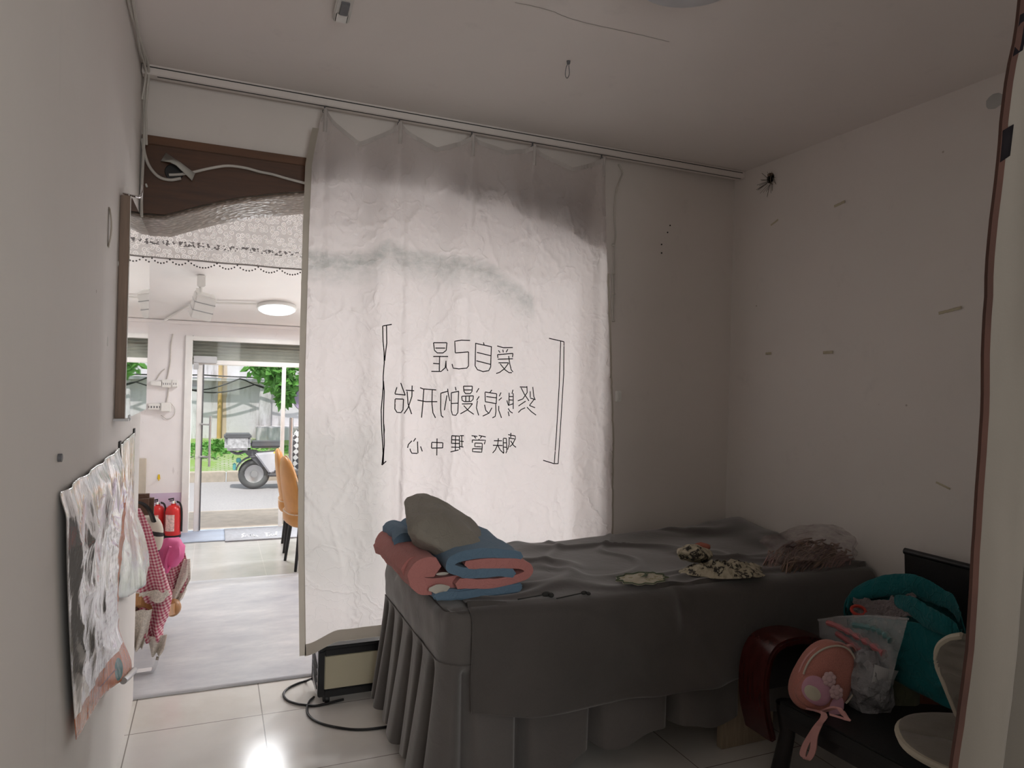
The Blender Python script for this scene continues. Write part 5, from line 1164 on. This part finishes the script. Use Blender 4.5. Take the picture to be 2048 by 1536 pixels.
c0 = k.ramp(k.noise(v, 26, 6, .65), [(.44, (.50, .45, .34)), (.53, (.40, .36, .26)), (.56, (.035, .03, .028)), (.62, (.05, .045, .04)), (.66, (.44, .40, .29))]); M_CRUM = k.done(k.princ(c0, .9, normal=k.bump(vo.outputs['Distance'], .8, .02)))
c = aZ(1440, 1140, .735)
def crum(u, w):
    a = 2 * PI * u; x, y = c.x + .035 * w * w + w * .19 * math.cos(a) * (1 + .18 * math.sin(3 * a) + .1 * nz(a * 3)), c.y + w * .115 * math.sin(a) * (1 + .2 * math.cos(2 * a + 1))
    return (x, y, top_at(x, y) + .004 + (1 - w ** 3) * (.026 + .045 * abs(fb(x * 13, y * 16, 3)) + .006 * nz(x * 40, y * 40)))
tag(obj('crumpled_scarf', MB().grid(crum, 80, 26), M_CRUM, thick=.002, base=(c.x, c.y, .72)), 'crumpled beige and black patterned scarf on the bed', 'scarf')
c2 = aZ(1392, 1120, .76)
Mc = Matrix.Translation((c2.x, c2.y + .01, .785)) @ Matrix.Rotation(.5, 4, 'Z') @ Matrix.Rotation(.2, 4, 'Y')
t = thing('folded_headscarf', 'folded cream and black cloth with a red corner behind the crumpled scarf', 'cloth', (c2.x, c2.y, .74))
obj('cloth', cushion(MB(), (.105, .06, .038), Mc, e=.7, seed=4, wr=.014), M_CRUM, t)
obj('red_corner', MB().ball((c2.x + .06, c2.y + .045, .802), (.045, .028, .018), 16, 8, fn=lambda q, d: q * (1 + .3 * nz(d.x * 3, d.y * 3))), mat('faded_red_cloth', (.40, .13, .09), .9), t)

# clear bag of hair pieces at the head of the bed
k = NT('cloudy_plastic_film'); gl = k.n('ShaderNodeBsdfPrincipled'); v = k.coord()
gl.inputs['Base Color'].default_value = (.36, .285, .28, 1); gl.inputs['Roughness'].default_value = .25
tr = k.n('ShaderNodeBsdfTransparent'); mx = k.n('ShaderNodeMixShader'); k.l(k.ramp(k.noise(k.coord(scale=(1, 1, 3)), 12, 4, .7), [(.35, (.10,) * 3), (.7, (.42,) * 3)]), mx.inputs[0]); k.l(tr.outputs[0], mx.inputs[1]); k.l(gl.outputs[0], mx.inputs[2])
k.l(k.bump(k.noise(v, 18, 5), .7, .02), gl.inputs['Normal']); M_FILMP = k.done(mx.outputs[0])
t = thing('hair_piece_bag', 'clear plastic bag of pinkish brown hair pieces at the wall end of the bed', 'bag', (2.83, -.95, BZ))
def hb(q, d): return q * (1 + .22 * fb(d.x * 1.7 + 3, d.y * 1.7, d.z * 1.7)) 
obj('plastic_bag', MB().ball((2.82, -.93, .785), (.255, .115, .098), 40, 22, fn=hb, e=.9), M_FILMP, t)
hm = MB(); rg = random.Random(11)
for i in range(240):
    a, b_ = rg.uniform(-1, 1), rg.uniform(-1, 1); x0, y0 = 2.82 + .20 * a, -.93 + .07 * b_; z0 = .725 + rg.uniform(.0, .085) * (1 - a * a * .7)
    pts = [(x0 + .10 * q * math.cos(1.2 * a), y0 + .02 * nz(q * 2, i), z0 + .05 * q - .07 * q * q + .02 * nz(q * 3, i * .7)) for q in (-.6, -.2, .2, .6)]
    hm.tube(pts, .0032, 4)
k = NT('pinkish_brown_hair'); v = k.coord(); M_HP = k.done(k.princ(k.ramp(k.noise(v, 9, 3), [(.35, (.07, .035, .035)), (.5, (.24, .16, .11)), (.68, (.36, .22, .22))]), .6))
o_ = obj('hair_pieces', hm, M_HP, t)
obj('bag_tail', MB().grid(lambda u, w: (2.60 - .09 * u, -.96 + .06 * (w - .5) * (1 - .5 * u), .725 + .03 * math.sin(PI * w) * (1 - u) + .008 * nz(u * 9, w * 9)), 10, 8), M_FILMP, t)

# ================================================================== HEATER under the curtain
HY = -.05
p0 = aY(637, 1330, HY); hx0 = p0.x; hx1 = hx0 + .56
t = thing('convector_heater', 'black framed heater with a cream panel on castors under the curtain hem', 'heater', (hx0 + .25, HY + .1, 0))
fm = MB()
fm.box(hx0, hx0 + .028, HY, HY + .026, .04, .25).box(hx1 - .028, hx1, HY, HY + .026, .04, .25).box(hx0 + .028, hx1 - .028, HY, HY + .026, .035, .07).box(hx0 + .028, hx1 - .028, HY, HY + .026, .225, .26)
fm.box(hx0, hx1, HY + .0, HY + .22, .25, .27)
obj('frame', fm, M_BLACK, t, bevel=.004)
obj('cream_panel', MB().box(hx0 + .026, hx1 - .026, HY + .006, HY + .024, .066, .227), M_CREAM, t, bevel=.006)
gr_ = MB().box(hx0 + .002, hx0 + .008, HY + .026, HY + .22, .035, .25)
obj('side_plate', gr_, M_GREYM, t)
gm = MB()
for i in range(4):
    zb = .06 + i * .032; gm.add([(hx0, HY + .05, zb), (hx0, HY + .19, zb + .04), (hx0, HY + .19, zb + .052), (hx0, HY + .05, zb + .012)], [(0, 1, 2, 3)])
obj('side_grille', gm, M_DGREY, t, thick=.003)
obj('back_plate', MB().box(hx0, hx1, HY + .21, HY + .22, .035, .25), M_BLACK, t)
for x in (hx0 + .03, hx1 - .04):
    for y in (HY + .03, HY + .18):
        cs = obj('castor', MB().lathe([(.001, -.010), (.02, -.010), (.022, 0), (.02, .010), (.001, .010)], (x + .016, y, .022), 18, 'x').box(x - .004, x + .012, y - .014, y + .014, .012, .04), M_BLACK, t)
cab = MB(); G = lambda x, y: (lambda p: Vector((p.x, p.y, .006)))(aZ(x, y, .006))
cab.tube(spline([Vector((hx0 + .0, HY + .20, .05)), G(612, 1362), G(598, 1366), G(577, 1376), G(567, 1388), G(574, 1400), G(592, 1407), G(612, 1410), G(636, 1411), Vector((hx0 + .12, HY + .01, .012))], 7), .0055, 8)
obj('power_cord', cab, M_BLACK, t)
tag(obj('loose_cable', MB().tube(spline([G(628, 1394), G(618, 1404), G(614, 1420), G(620, 1434), G(640, 1446), G(670, 1454), G(710, 1459), G(750, 1457), G(800, 1448), G(860, 1432)], 7), .0055, 8), M_BLACK), 'loop of black cable on the tiles running from the heater under the bed', 'cable')

# ================================================================== CHAIR WITH BAGS
AZ = .37
t = thing('lacquered_armchair', 'dark wooden armchair with a rounded dark red arm, piled with bags', 'chair', (2.6, -1.6, 0))
obj('seat', MB().prism([(2.235, -1.36), (2.275, -2.02), (3.02, -2.05), (3.02, -1.30)], 'z', AZ - .05, AZ), M_BLKLEATH, t, bevel=.006)
obj('backrest', MB().prism([(3.02, AZ + .02), (3.055, AZ + .02), (3.03, .835), (2.99, .835)], 'y', -2.05, -1.262), M_BLKLEATH, t, bevel=.006)
obj('top_rail', MB().tube([(3.005, -2.05, .838), (3.005, -1.258, .838)], .014, 10), M_BLACK, t)
obj('apron_rail', MB().prism([(2.26, -1.37), (2.30, -2.0), (2.33, -2.0), (2.29, -1.37)], 'z', AZ - .10, AZ - .05), M_DARKWOOD, t)
outer = [(2.285, .16), (2.25, .28), (2.243, .405), (2.27, .498), (2.33, .541), (2.445, .547), (2.578, .512), (2.70, .46)]
arm = [Vector((x, 0, z)) for x, z in outer]; arm = spline(arm, 6)
mb = MB(); 
prof_o = [(p.x, p.z) for p in arm]; prof_i = []
for i, p in enumerate(arm):
    tg = (arm[min(i + 1, len(arm) - 1)] - arm[max(i - 1, 0)]).normalized(); nn = Vector((tg.z, 0, -tg.x)); prof_i.append((p.x + nn.x * .03, p.z + nn.z * .03))
mb.prism(prof_o + prof_i[::-1], 'y', -1.28, -1.13)
obj('arm', mb, M_DARKRED, t, bevel=.008, angle=50)
obj('side_panel', MB().prism([(2.29, .30)] + [(p[0] + .01, p[1] - .01) for p in prof_i[8:]] + [(2.75, .30)], 'y', -1.15, -1.135), M_DARKWOOD, t)
for x, y, x2, y2 in ((2.33, -1.30, 2.36, -1.24), (2.33, -1.96, 2.36, -1.99), (2.96, -1.34, 2.98, -1.32), (2.96, -1.98, 2.98, -2.0)):
    obj('leg', MB().tube([(x, y, AZ - .05), (x + .01, y, .2), (x2, y2, 0)], [.038, .028, .034], 12), M_DARKWOOD, t)

def frame_at(p, roll_deg=0, tilt=0):
    """axes facing the room's doorway side: local x right, y up, z out towards the viewer's side"""
    z = Vector((-_f.x, -_f.y, 0)).normalized(); x = Vector((C_R.x, C_R.y, 0)).normalized(); y = Vector((0, 0, 1))
    M = Matrix(((x.x, y.x, z.x, p[0]), (x.y, y.y, z.y, p[1]), (x.z, y.z, z.z, p[2]), (0, 0, 0, 1)))
    return M @ Matrix.Rotation(math.radians(roll_deg), 4, 'Z') @ Matrix.Rotation(math.radians(tilt), 4, 'X')

# little pink backpack
M_PK = fabric('pink_backpack_leather', (.46, .19, .155), wr=14, wstr=.15, weave=300, rough=.55); M_PK2 = mat('pale_pink_trim', (.60, .31, .29), .6)
pc = aX(1646, 1356, 2.36); Mb = frame_at(pc, -33, -8)
t = thing('small_backpack', 'little pink child backpack with a flower patch on the armchair seat', 'backpack', (pc.x, pc.y, AZ))
def bp(q, d):
    q = q.copy(); w = 1 - .18 * max(0, q.y / .15) ** 2; q.x *= w
    if q.y < -.10: q.x *= 1.0
    return q
obj('main_body', MB().ball((0, 0, 0), (.100, .138, .060), 40, 28, M=Mb, e=.72, fn=bp), M_PK, t, angle=80)
obj('front_pocket', MB().ball((-.022, -.058, .040), (.066, .060, .026), 30, 18, M=Mb, e=.6), M_PK, t, angle=80)
zp = MB().tube([Mb @ Vector((.097 * math.cos(a) * (1 - .14 * max(0, math.sin(a)) ** 2), .012 + .122 * math.sin(a), .040)) for a in np.linspace(-.35, PI + .35, 40)], .0035, 6)
obj('zipper', zp, mat('pale_zip', (.55, .50, .42), .6), t)
st2 = MB().tube([Mb @ Vector((.100 * math.cos(a) * (1 - .14 * max(0, math.sin(a)) ** 2), .010 + .132 * math.sin(a), .018)) for a in np.linspace(-.35, PI + .35, 40)], .004, 6)
obj('edge_piping', st2, M_PK2, t)
obj('side_gusset', MB().strap([Mb @ Vector((.101 * math.cos(a), .0 + .126 * math.sin(a), -.028)) for a in np.linspace(-.5, .9, 14)], .035, .004, Mb.to_3x3() @ Vector((0, 0, 1))), mat('olive_lining', (.36, .34, .17), .8), t)
pt = MB().ball((-.036, -.052, .066), (.058, .046, .008), 28, 8, M=Mb, e=.9); patch = obj('oval_patch', pt, mat('mauve_pink_patch', (.60, .32, .42), .6), t)
obj('patch_centre', MB().ball((-.048, -.066, .072), (.034, .024, .004), 24, 6, M=Mb), mat('cream_patch', (.62, .58, .46), .6), patch)
obj('petal', MB().ball((.040, -.076, .062), (.026, .044, .007), 24, 8, M=Mb @ Matrix.Rotation(math.radians(14), 4, 'Z')), mat('mauve_pink_patch', (.60, .32, .42), .6), t)
for fx, fy in ((-.022, .006), (.022, -.018)):
    fl = MB()
    for q in range(7):
        a = 2 * PI * q / 7; fl.ball((fx + .016 * math.cos(a), fy + .016 * math.sin(a), .072), (.011, .011, .004), 10, 6, M=Mb)
    fl.ball((fx, fy, .075), (.012, .012, .004), 12, 6, M=Mb)
    obj('rosette', fl, mat('pale_rosette', (.64, .44, .46), .6), t)
ax = Mb.to_3x3() @ Vector((1, 0, 0)); mz = Mb.to_3x3() @ Vector((0, 0, 1))
Q = lambda x, y, X=2.205: aX(x, y, X)
obj('shoulder_strap', MB().strap(spline([Mb @ Vector((.0, -.13, -.02)), Q(1648, 1428), Q(1632, 1455), Q(1612, 1488), Q(1606, 1510), Q(1616, 1518), Q(1626, 1500), Q(1630, 1470), Q(1640, 1445)], 6), .022, .006, Vector((.25, -.95, .15))), M_PK2, t)
obj('shoulder_strap', MB().strap(spline([Mb @ Vector((.05, -.12, -.01)), Q(1672, 1415), Q(1690, 1432), Q(1696, 1440), Q(1684, 1436), Q(1664, 1430)], 6), .018, .006, Vector((.25, -.95, .15))), M_PK2, t)
obj('top_loop', MB().strap(spline([Mb @ Vector((.02, .135, -.02)), Mb @ Vector((.045, .158, -.02)), Mb @ Vector((.075, .14, -.02)), Mb @ Vector((.085, .095, -.025))], 6), .018, .006, mz), M_PK2, t)

# grey plastic bag behind the backpack
k = NT('crinkled_grey_plastic'); v = k.coord(); vo = k.n('ShaderNodeTexVoronoi'); vo.inputs['Scale'].default_value = 18; k.l(v, vo.inputs[0])
pb = k.n('ShaderNodeBsdfPrincipled'); pb.inputs['Base Color'].default_value = (.36, .36, .38, 1); pb.inputs['Roughness'].default_value = .22; k.l(k.bump(k.math('ADD', vo.outputs['Distance'], k.noise(v, 30, 4)), .9, .03), pb.inputs['Normal'])
tr = k.n('ShaderNodeBsdfTransparent'); mx = k.n('ShaderNodeMixShader'); mx.inputs[0].default_value = .8; k.l(tr.outputs[0], mx.inputs[1]); k.l(pb.outputs[0], mx.inputs[2]); M_GPB = k.done(mx.outputs[0])
pc = aX(1738, 1365, 2.50); Mg = frame_at(pc, 0, 0)
t = thing('grey_plastic_bag', 'crinkled grey plastic bag squeezed between the pink backpack and the cushion', 'bag', (pc.x, pc.y, AZ))
def crk(q, d): return q * (1 + .16 * fb(d.x * 2 + 5, d.y * 2, d.z * 2) + .05 * nz(d.x * 7, d.y * 7, d.z * 7))
obj('bag_body', MB().ball((0, -.005, 0), (.085, .125, .075), 40, 26, M=Mg, fn=crk), M_GPB, t, angle=25)
obj('white_tag', MB().grid(lambda u, w: Mg @ Vector((-.015 + .085 * u - .02 * w, .09 - .08 * w - .02 * u, .062 + .012 * math.sin(3 * u + 2 * w))), 8, 8), mat('grey_white_sheet', (.46, .46, .47), .5), t)

# zip bag
k = NT('clear_zip_film'); pb = k.n('ShaderNodeBsdfPrincipled'); pb.inputs['Base Color'].default_value = (.55, .56, .57, 1); pb.inputs['Roughness'].default_value = .12; v = k.coord()
k.l(k.bump(k.noise(v, 14, 4), .5, .02), pb.inputs['Normal']); tr = k.n('ShaderNodeBsdfTransparent'); mx = k.n('ShaderNodeMixShader'); k.l(k.ramp(k.noise(v, 10, 5, .7), [(.35, (.16,) * 3), (.7, (.5,) * 3)]), mx.inputs[0]); k.l(tr.outputs[0], mx.inputs[1]); k.l(pb.outputs[0], mx.inputs[2]); M_ZIP = k.done(mx.outputs[0])
c0_, c1_, c2_, c3_ = aX(1637, 1240, 2.56), aX(1816, 1238, 2.50), aX(1770, 1405, 2.50), aX(1640, 1290, 2.56)
zc = (c0_ + c1_ + c2_ + c3_) / 4; out_ = Vector((-_f.x, -_f.y, 0))
t = thing('zip_bag', 'clear zip bag with pink things inside, standing behind the pink backpack', 'bag', (zc.x, zc.y, AZ))
def zb(sg):
    def fn(u, w):
        p = c0_.lerp(c1_, u).lerp(c3_.lerp(c2_, u), w) + Vector((0, 0, .012 * math.sin(PI * u) * (1 - w)))
        return p + out_ * (sg * .035 * math.sin(PI * u) ** .6 * math.sin(PI * min(1, w * .85 + .1)) ** .7 + .006 * nz(u * 6, w * 6, sg))
    return fn
obj('film_front', MB().grid(zb(1), 30, 24), M_ZIP, t); obj('film_back', MB().grid(zb(-1), 30, 24), M_ZIP, t)
obj('zip_seal', MB().tube([Vector(zb(0)(u, 0)) for u in np.linspace(0, 1, 20)], .005, 6), M_ZIP, t)
for i, (u0, w0, u1, w1, cc_) in enumerate(((.12, .12, .85, .5, (.50, .16, .17)), (.25, .35, .9, .75, (.42, .12, .13)), (.45, .12, .9, .3, (.10, .22, .22)))):
    pts = [Vector(zb(0)(lerp(u0, u1, q), lerp(w0, w1, q) + .04 * math.sin(4 * q + i))) for q in np.linspace(0, 1, 14)]
    obj('pink_contents' if i < 2 else 'green_contents', MB().tube(pts, [.011 + .004 * math.sin(3 * q) for q in range(14)], 8), mat('bag_content_%d' % i, cc_, .6), t)

# teal bag with its contents
tcn = [aX(x, y, 2.74) for x, y in ((1684, 1225), (1695, 1195), (1730, 1175), (1790, 1164), (1850, 1172), (1905, 1190), (1918, 1225), (1915, 1260), (1880, 1285), (1820, 1300), (1790, 1290))]
t = thing('teal_bag', 'open teal cloth bag with odds and ends in it on the armchair', 'bag', (2.74, -1.5, AZ))
rim_b = spline([aX(x, y, 2.72) for x, y in ((1690, 1232), (1690, 1205), (1712, 1184), (1760, 1172), (1810, 1164), (1862, 1174), (1900, 1192), (1922, 1225))], 5)
rim_f = spline([aX(x, y, 2.58) for x, y in ((1700, 1236), (1740, 1232), (1780, 1238), (1830, 1245), (1870, 1255), (1912, 1262), (1925, 1258))], 6)
def tealf(u, w):
    n = len(rim_f) - 1; i = u * n; a = rim_f[int(i)].lerp(rim_f[min(n, int(i) + 1)], i - int(i)); z = lerp(a.z, .485 - .03 * u, w)
    return (a.x + .02 * math.sin(PI * w) * -1 + .012 * fb(u * 5, w * 5), a.y + .02 * (u - .5) * math.sin(PI * w) + .01 * nz(u * 6, w * 4, 2), z)
def tealb(u, w):
    n = len(rim_b) - 1; i = u * n; a = rim_b[int(i)].lerp(rim_b[min(n, int(i) + 1)], i - int(i)); z = lerp(a.z, .47, w)
    return (a.x + .03 * math.sin(PI * w) + .012 * fb(u * 5, w * 5, 7), a.y + .01 * nz(u * 6, w * 4, 9), z)
obj('front_cloth', MB().grid(tealf, 36, 26), M_TEAL, t, thick=.006)
obj('back_cloth', MB().grid(tealb, 36, 26), M_TEAL, t, thick=.006)
rl = spline([aX(x, y, X) for x, y, X in ((1692, 1222, 2.66), (1705, 1196, 2.70), (1745, 1178, 2.72), (1800, 1170, 2.72), (1855, 1180, 2.70), (1900, 1205, 2.66), (1918, 1235, 2.62))], 7)
def puff(path, ra, rb, seed):
    N = len(path); mb = MB()
    def fn(u, w):
        i = u * (N - 1); i0 = int(i); p = path[i0].lerp(path[min(N - 1, i0 + 1)], i - i0); tp_ = math.sin(PI * min(1, max(0, u * .96 + .02))) ** .35
        a = 2 * PI * w; q = p + Vector((-.55, -.83, 0)) * (rb * tp_ * math.cos(a)) + Vector((0, 0, 1)) * (ra * tp_ * math.sin(a))
        d = .016 * fb(q.x * 9 + seed, q.y * 9, q.z * 9) + .006 * nz(u * 22, w * 3, seed)
        return q + Vector((-.5, -.7, .6)) * d
    return mb.grid(fn, 70, 22)
obj('rolled_rim', puff(rl, .042, .024, 1), M_TEAL, t)
rl2 = spline([aX(x, y, X) for x, y, X in ((1790, 1200, 2.62), (1820, 1210, 2.58), (1850, 1230, 2.56), (1885, 1250, 2.55), (1915, 1262, 2.55))], 7)
obj('folded_flap', puff(rl2, .038, .03, 5), M_TEAL, t)
rc = aX(1717, 1221, 2.60)
tag(obj('red_ring', MB().tube([frame_at(rc, 0, -50) @ Vector((.026 * math.cos(a), .020 * math.sin(a), 0)) for a in np.linspace(0, 2 * PI, 28, False)], .006, 8, True), mat('red_plastic_ring', (.42, .035, .02), .4)), 'small red ring sticking out of the teal bag', 'ring')
ga = aX(1760, 1214, 2.66)
tag(obj('grey_garment', MB().grid(lambda u, w: aX(lerp(1706, 1830, u), lerp(1196, 1238, w) + 6 * math.sin(5 * u), 2.66 - .08 * w) + Vector((.012 * fb(u * 6, w * 5), 0, .014 * fb(u * 7, w * 6, 4))), 30, 16), fabric('dull_grey_pink_cloth', (.16, .135, .135), wr=18, wstr=.8), thick=.004), 'rumpled grey cloth stuffed in the mouth of the teal bag', 'cloth')

# cushions at the back of the chair
pc = aX(1795, 1372, 2.66); M1 = frame_at(pc, -4, -10)
t = thing('olive_cushion', 'olive green cushion standing on the armchair behind the grey plastic bag', 'cushion', (pc.x, pc.y, AZ))
obj('cushion_body', cushion(MB(), (.085, .115, .05), M1, e=.6, seed=3), fabric('olive_cloth', (.075, .078, .05)), t, angle=80)
obj('piping', MB().tube([M1 @ Vector((.082 * math.copysign(abs(math.cos(a)) ** .6, math.cos(a)), .111 * math.copysign(abs(math.sin(a)) ** .6, math.sin(a)), 0)) for a in np.linspace(0, 2 * PI, 50, False)], .004, 6, True), mat('olive_piping', (.14, .125, .075), .8), t)
pc = aX(1842, 1378, 2.76); M2 = frame_at(pc, 6, -12)
tag(obj('brown_cushion', cushion(MB(), (.09, .135, .05), M2, e=.6, seed=8), fabric('dark_rust_cloth', (.085, .028, .016)), base=tuple(pc), angle=80), 'dark rust brown cushion leaning on the chair back beside the olive one', 'cushion')

# quilted chair by the curtain
SZ = .56
M_QUILT = fabric('quilted_grey_beige', (.19, .172, .148), wr=6, wstr=.2); M_RIM = mat('cream_rim', (.42, .38, .30), .5)
pA, pB, pC, pD = aZ(1800, 1472, SZ), aZ(1850, 1512, SZ), aZ(1910, 1538, SZ), aZ(1905, 1466, SZ)
cen = Vector((2.32, -2.22, SZ)); ang0 = math.atan2(pA.y - cen.y, pA.x - cen.x)
t = thing('quilted_chair', 'cream-rimmed quilted chair half hidden by the curtain at the right', 'chair', (cen.x, cen.y, 0))
dirx = Vector((pA.x - cen.x, pA.y - cen.y, 0)); R0 = dirx.length; dirx.normalize(); diry = Vector((-dirx.y, dirx.x, 0))
def seatp(a, k_): return cen + dirx * (R0 * k_ * math.copysign(abs(math.cos(a)) ** .8, math.cos(a))) + diry * (.20 * k_ * math.copysign(abs(math.sin(a)) ** .8, math.sin(a)))
obj('seat', MB().grid(lambda u, w: (lambda p: (p.x, p.y, SZ + .006 - .02 * (1 - w) + .006 * abs(math.sin(p.x * 42) * math.sin(p.y * 42)) * sstep(1, .85, w)))(seatp(2 * PI * u, w)), 60, 20), M_QUILT, t, thick=.02)
obj('seat_rim', MB().tube([seatp(2 * PI * q / 60, 1.0) + Vector((0, 0, 0)) for q in range(60)], .011, 8, True), M_RIM, t)
pb0 = cen - dirx * (R0 * .80)
bw = [aX(x, y, 2.30) for x, y in ((1925, 1272), (1900, 1277), (1882, 1290), (1875, 1310), (1878, 1335), (1892, 1370), (1905, 1402), (1925, 1450))]
bpath = spline(bw, 6)
bk = lambda u, w: (lambda n: (lambda i: bpath[int(i)].lerp(bpath[min(n, int(i) + 1)], i - int(i)))(u * n))(len(bpath) - 1) + Vector((.02 * math.sin(PI * w), -.34 * w, 0)) * 1.0
obj('backrest', MB().grid(lambda u, w: Vector(bk(u, w)) + Vector((.008 * abs(math.sin(u * 20) * math.sin(w * 14)), 0, 0)), 44, 20), M_QUILT, t, thick=.02)
obj('back_rim', MB().tube(bpath, .011, 8), M_RIM, t)
for sx_, sy_ in ((-1, -1), (-1, 1), (1, -1), (1, 1)):
    p = cen + dirx * (.13 * sx_) + diry * (.13 * sy_); obj('leg', MB().tube([(p.x, p.y, SZ - .02), (p.x, p.y, 0)], .014, 8), M_BLACK, t)

# ================================================================== FOREGROUND CURTAIN
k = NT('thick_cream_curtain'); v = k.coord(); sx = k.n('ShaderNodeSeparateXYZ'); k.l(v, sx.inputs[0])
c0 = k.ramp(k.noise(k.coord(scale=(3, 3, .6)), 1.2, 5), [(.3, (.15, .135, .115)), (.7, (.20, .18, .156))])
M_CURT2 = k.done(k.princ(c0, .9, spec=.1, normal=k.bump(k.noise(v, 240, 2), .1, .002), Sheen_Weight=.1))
t = thing('heavy_curtain', 'thick cream curtain with a dark red-brown edge at the right of the doorway', 'curtain', (1.7, -2.6, .0))
EDG = [(2.72, 2.06), (2.123, 2.040), (1.997, 2.015), (1.863, 1.998), (1.682, 1.975), (1.368, 1.950), (1.10, 1.925), (.915, 1.903), (.5, 1.87), (.05, 1.83)]
edge_pts = []
for y_ in (-420, 0, 160, 330, 560, 960, 1300, 1536, 1900, 2300):
    xx = interp([(-420, 2072), (0, 2040), (160, 2015), (330, 1998), (560, 1975), (960, 1951), (1300, 1926), (1536, 1904), (1900, 1872), (2300, 1840)], y_)
    edge_pts.append(CAM + ray(xx, y_) * 1.1)
edge_pts = spline(edge_pts, 6); zE = [(p.z, p.x, p.y) for p in edge_pts][::-1]
def edge_at(z): return Vector((interp([(a, b) for a, b, _ in zE], z), interp([(a, c) for a, _, c in zE], z), z))
ZT, ZB = H - .03, .04
cdir = Vector((.98, -.20, 0)).normalized(); cn_ = Vector((-.20, -.98, 0))
def c2(u, w):
    z = lerp(ZT, ZB, w); e = edge_at(min(z, zE[-1][0])); e.z = z
    if z > zE[-1][0]: e = Vector((zE[-1][1], zE[-1][2], z))
    L = 1.25 * u
    a = .045 * math.sin(L * 34 + .5 * math.sin(z * 2)) * min(1, L * 14) + .010 * math.sin(L * 83 + z) * min(1, L * 14) + .012 * nz(L * 5, z * 1.2) + .004 * fb(L * 9, z * 5)
    return e + cdir * L * .95 + cn_ * a
obj('cloth', MB().grid(c2, 150, 120), M_CURT2, t, thick=.003)
obj('edge_band', MB().strap([Vector(c2(0, w)) + cn_ * .003 for w in np.linspace(.22, 1, 70)], .011, .006, cdir), mat('red_brown_edging', (.055, .022, .015), .8, var=.35, vs=5), t)
bm_ = MB()
for z0, z1 in ((2.095, 2.03), (1.915, 1.865)):
    w0, w1 = (ZT - z0) / (ZT - ZB), (ZT - z1) / (ZT - ZB)
    e0, e1 = Vector(c2(0, w0)), Vector(c2(0, w1))
    bm_.add([e0 + cdir * .016 + cn_ * .006 + Vector((0, 0, .012)), e1 + cdir * .014 + cn_ * .006 + Vector((0, 0, .012)), e1 - cdir * .004 + cn_ * .006, e0 - cdir * .004 + cn_ * .006], [(0, 1, 2, 3)])
obj('black_stripe_print', bm_, M_INK, t, thick=.001)
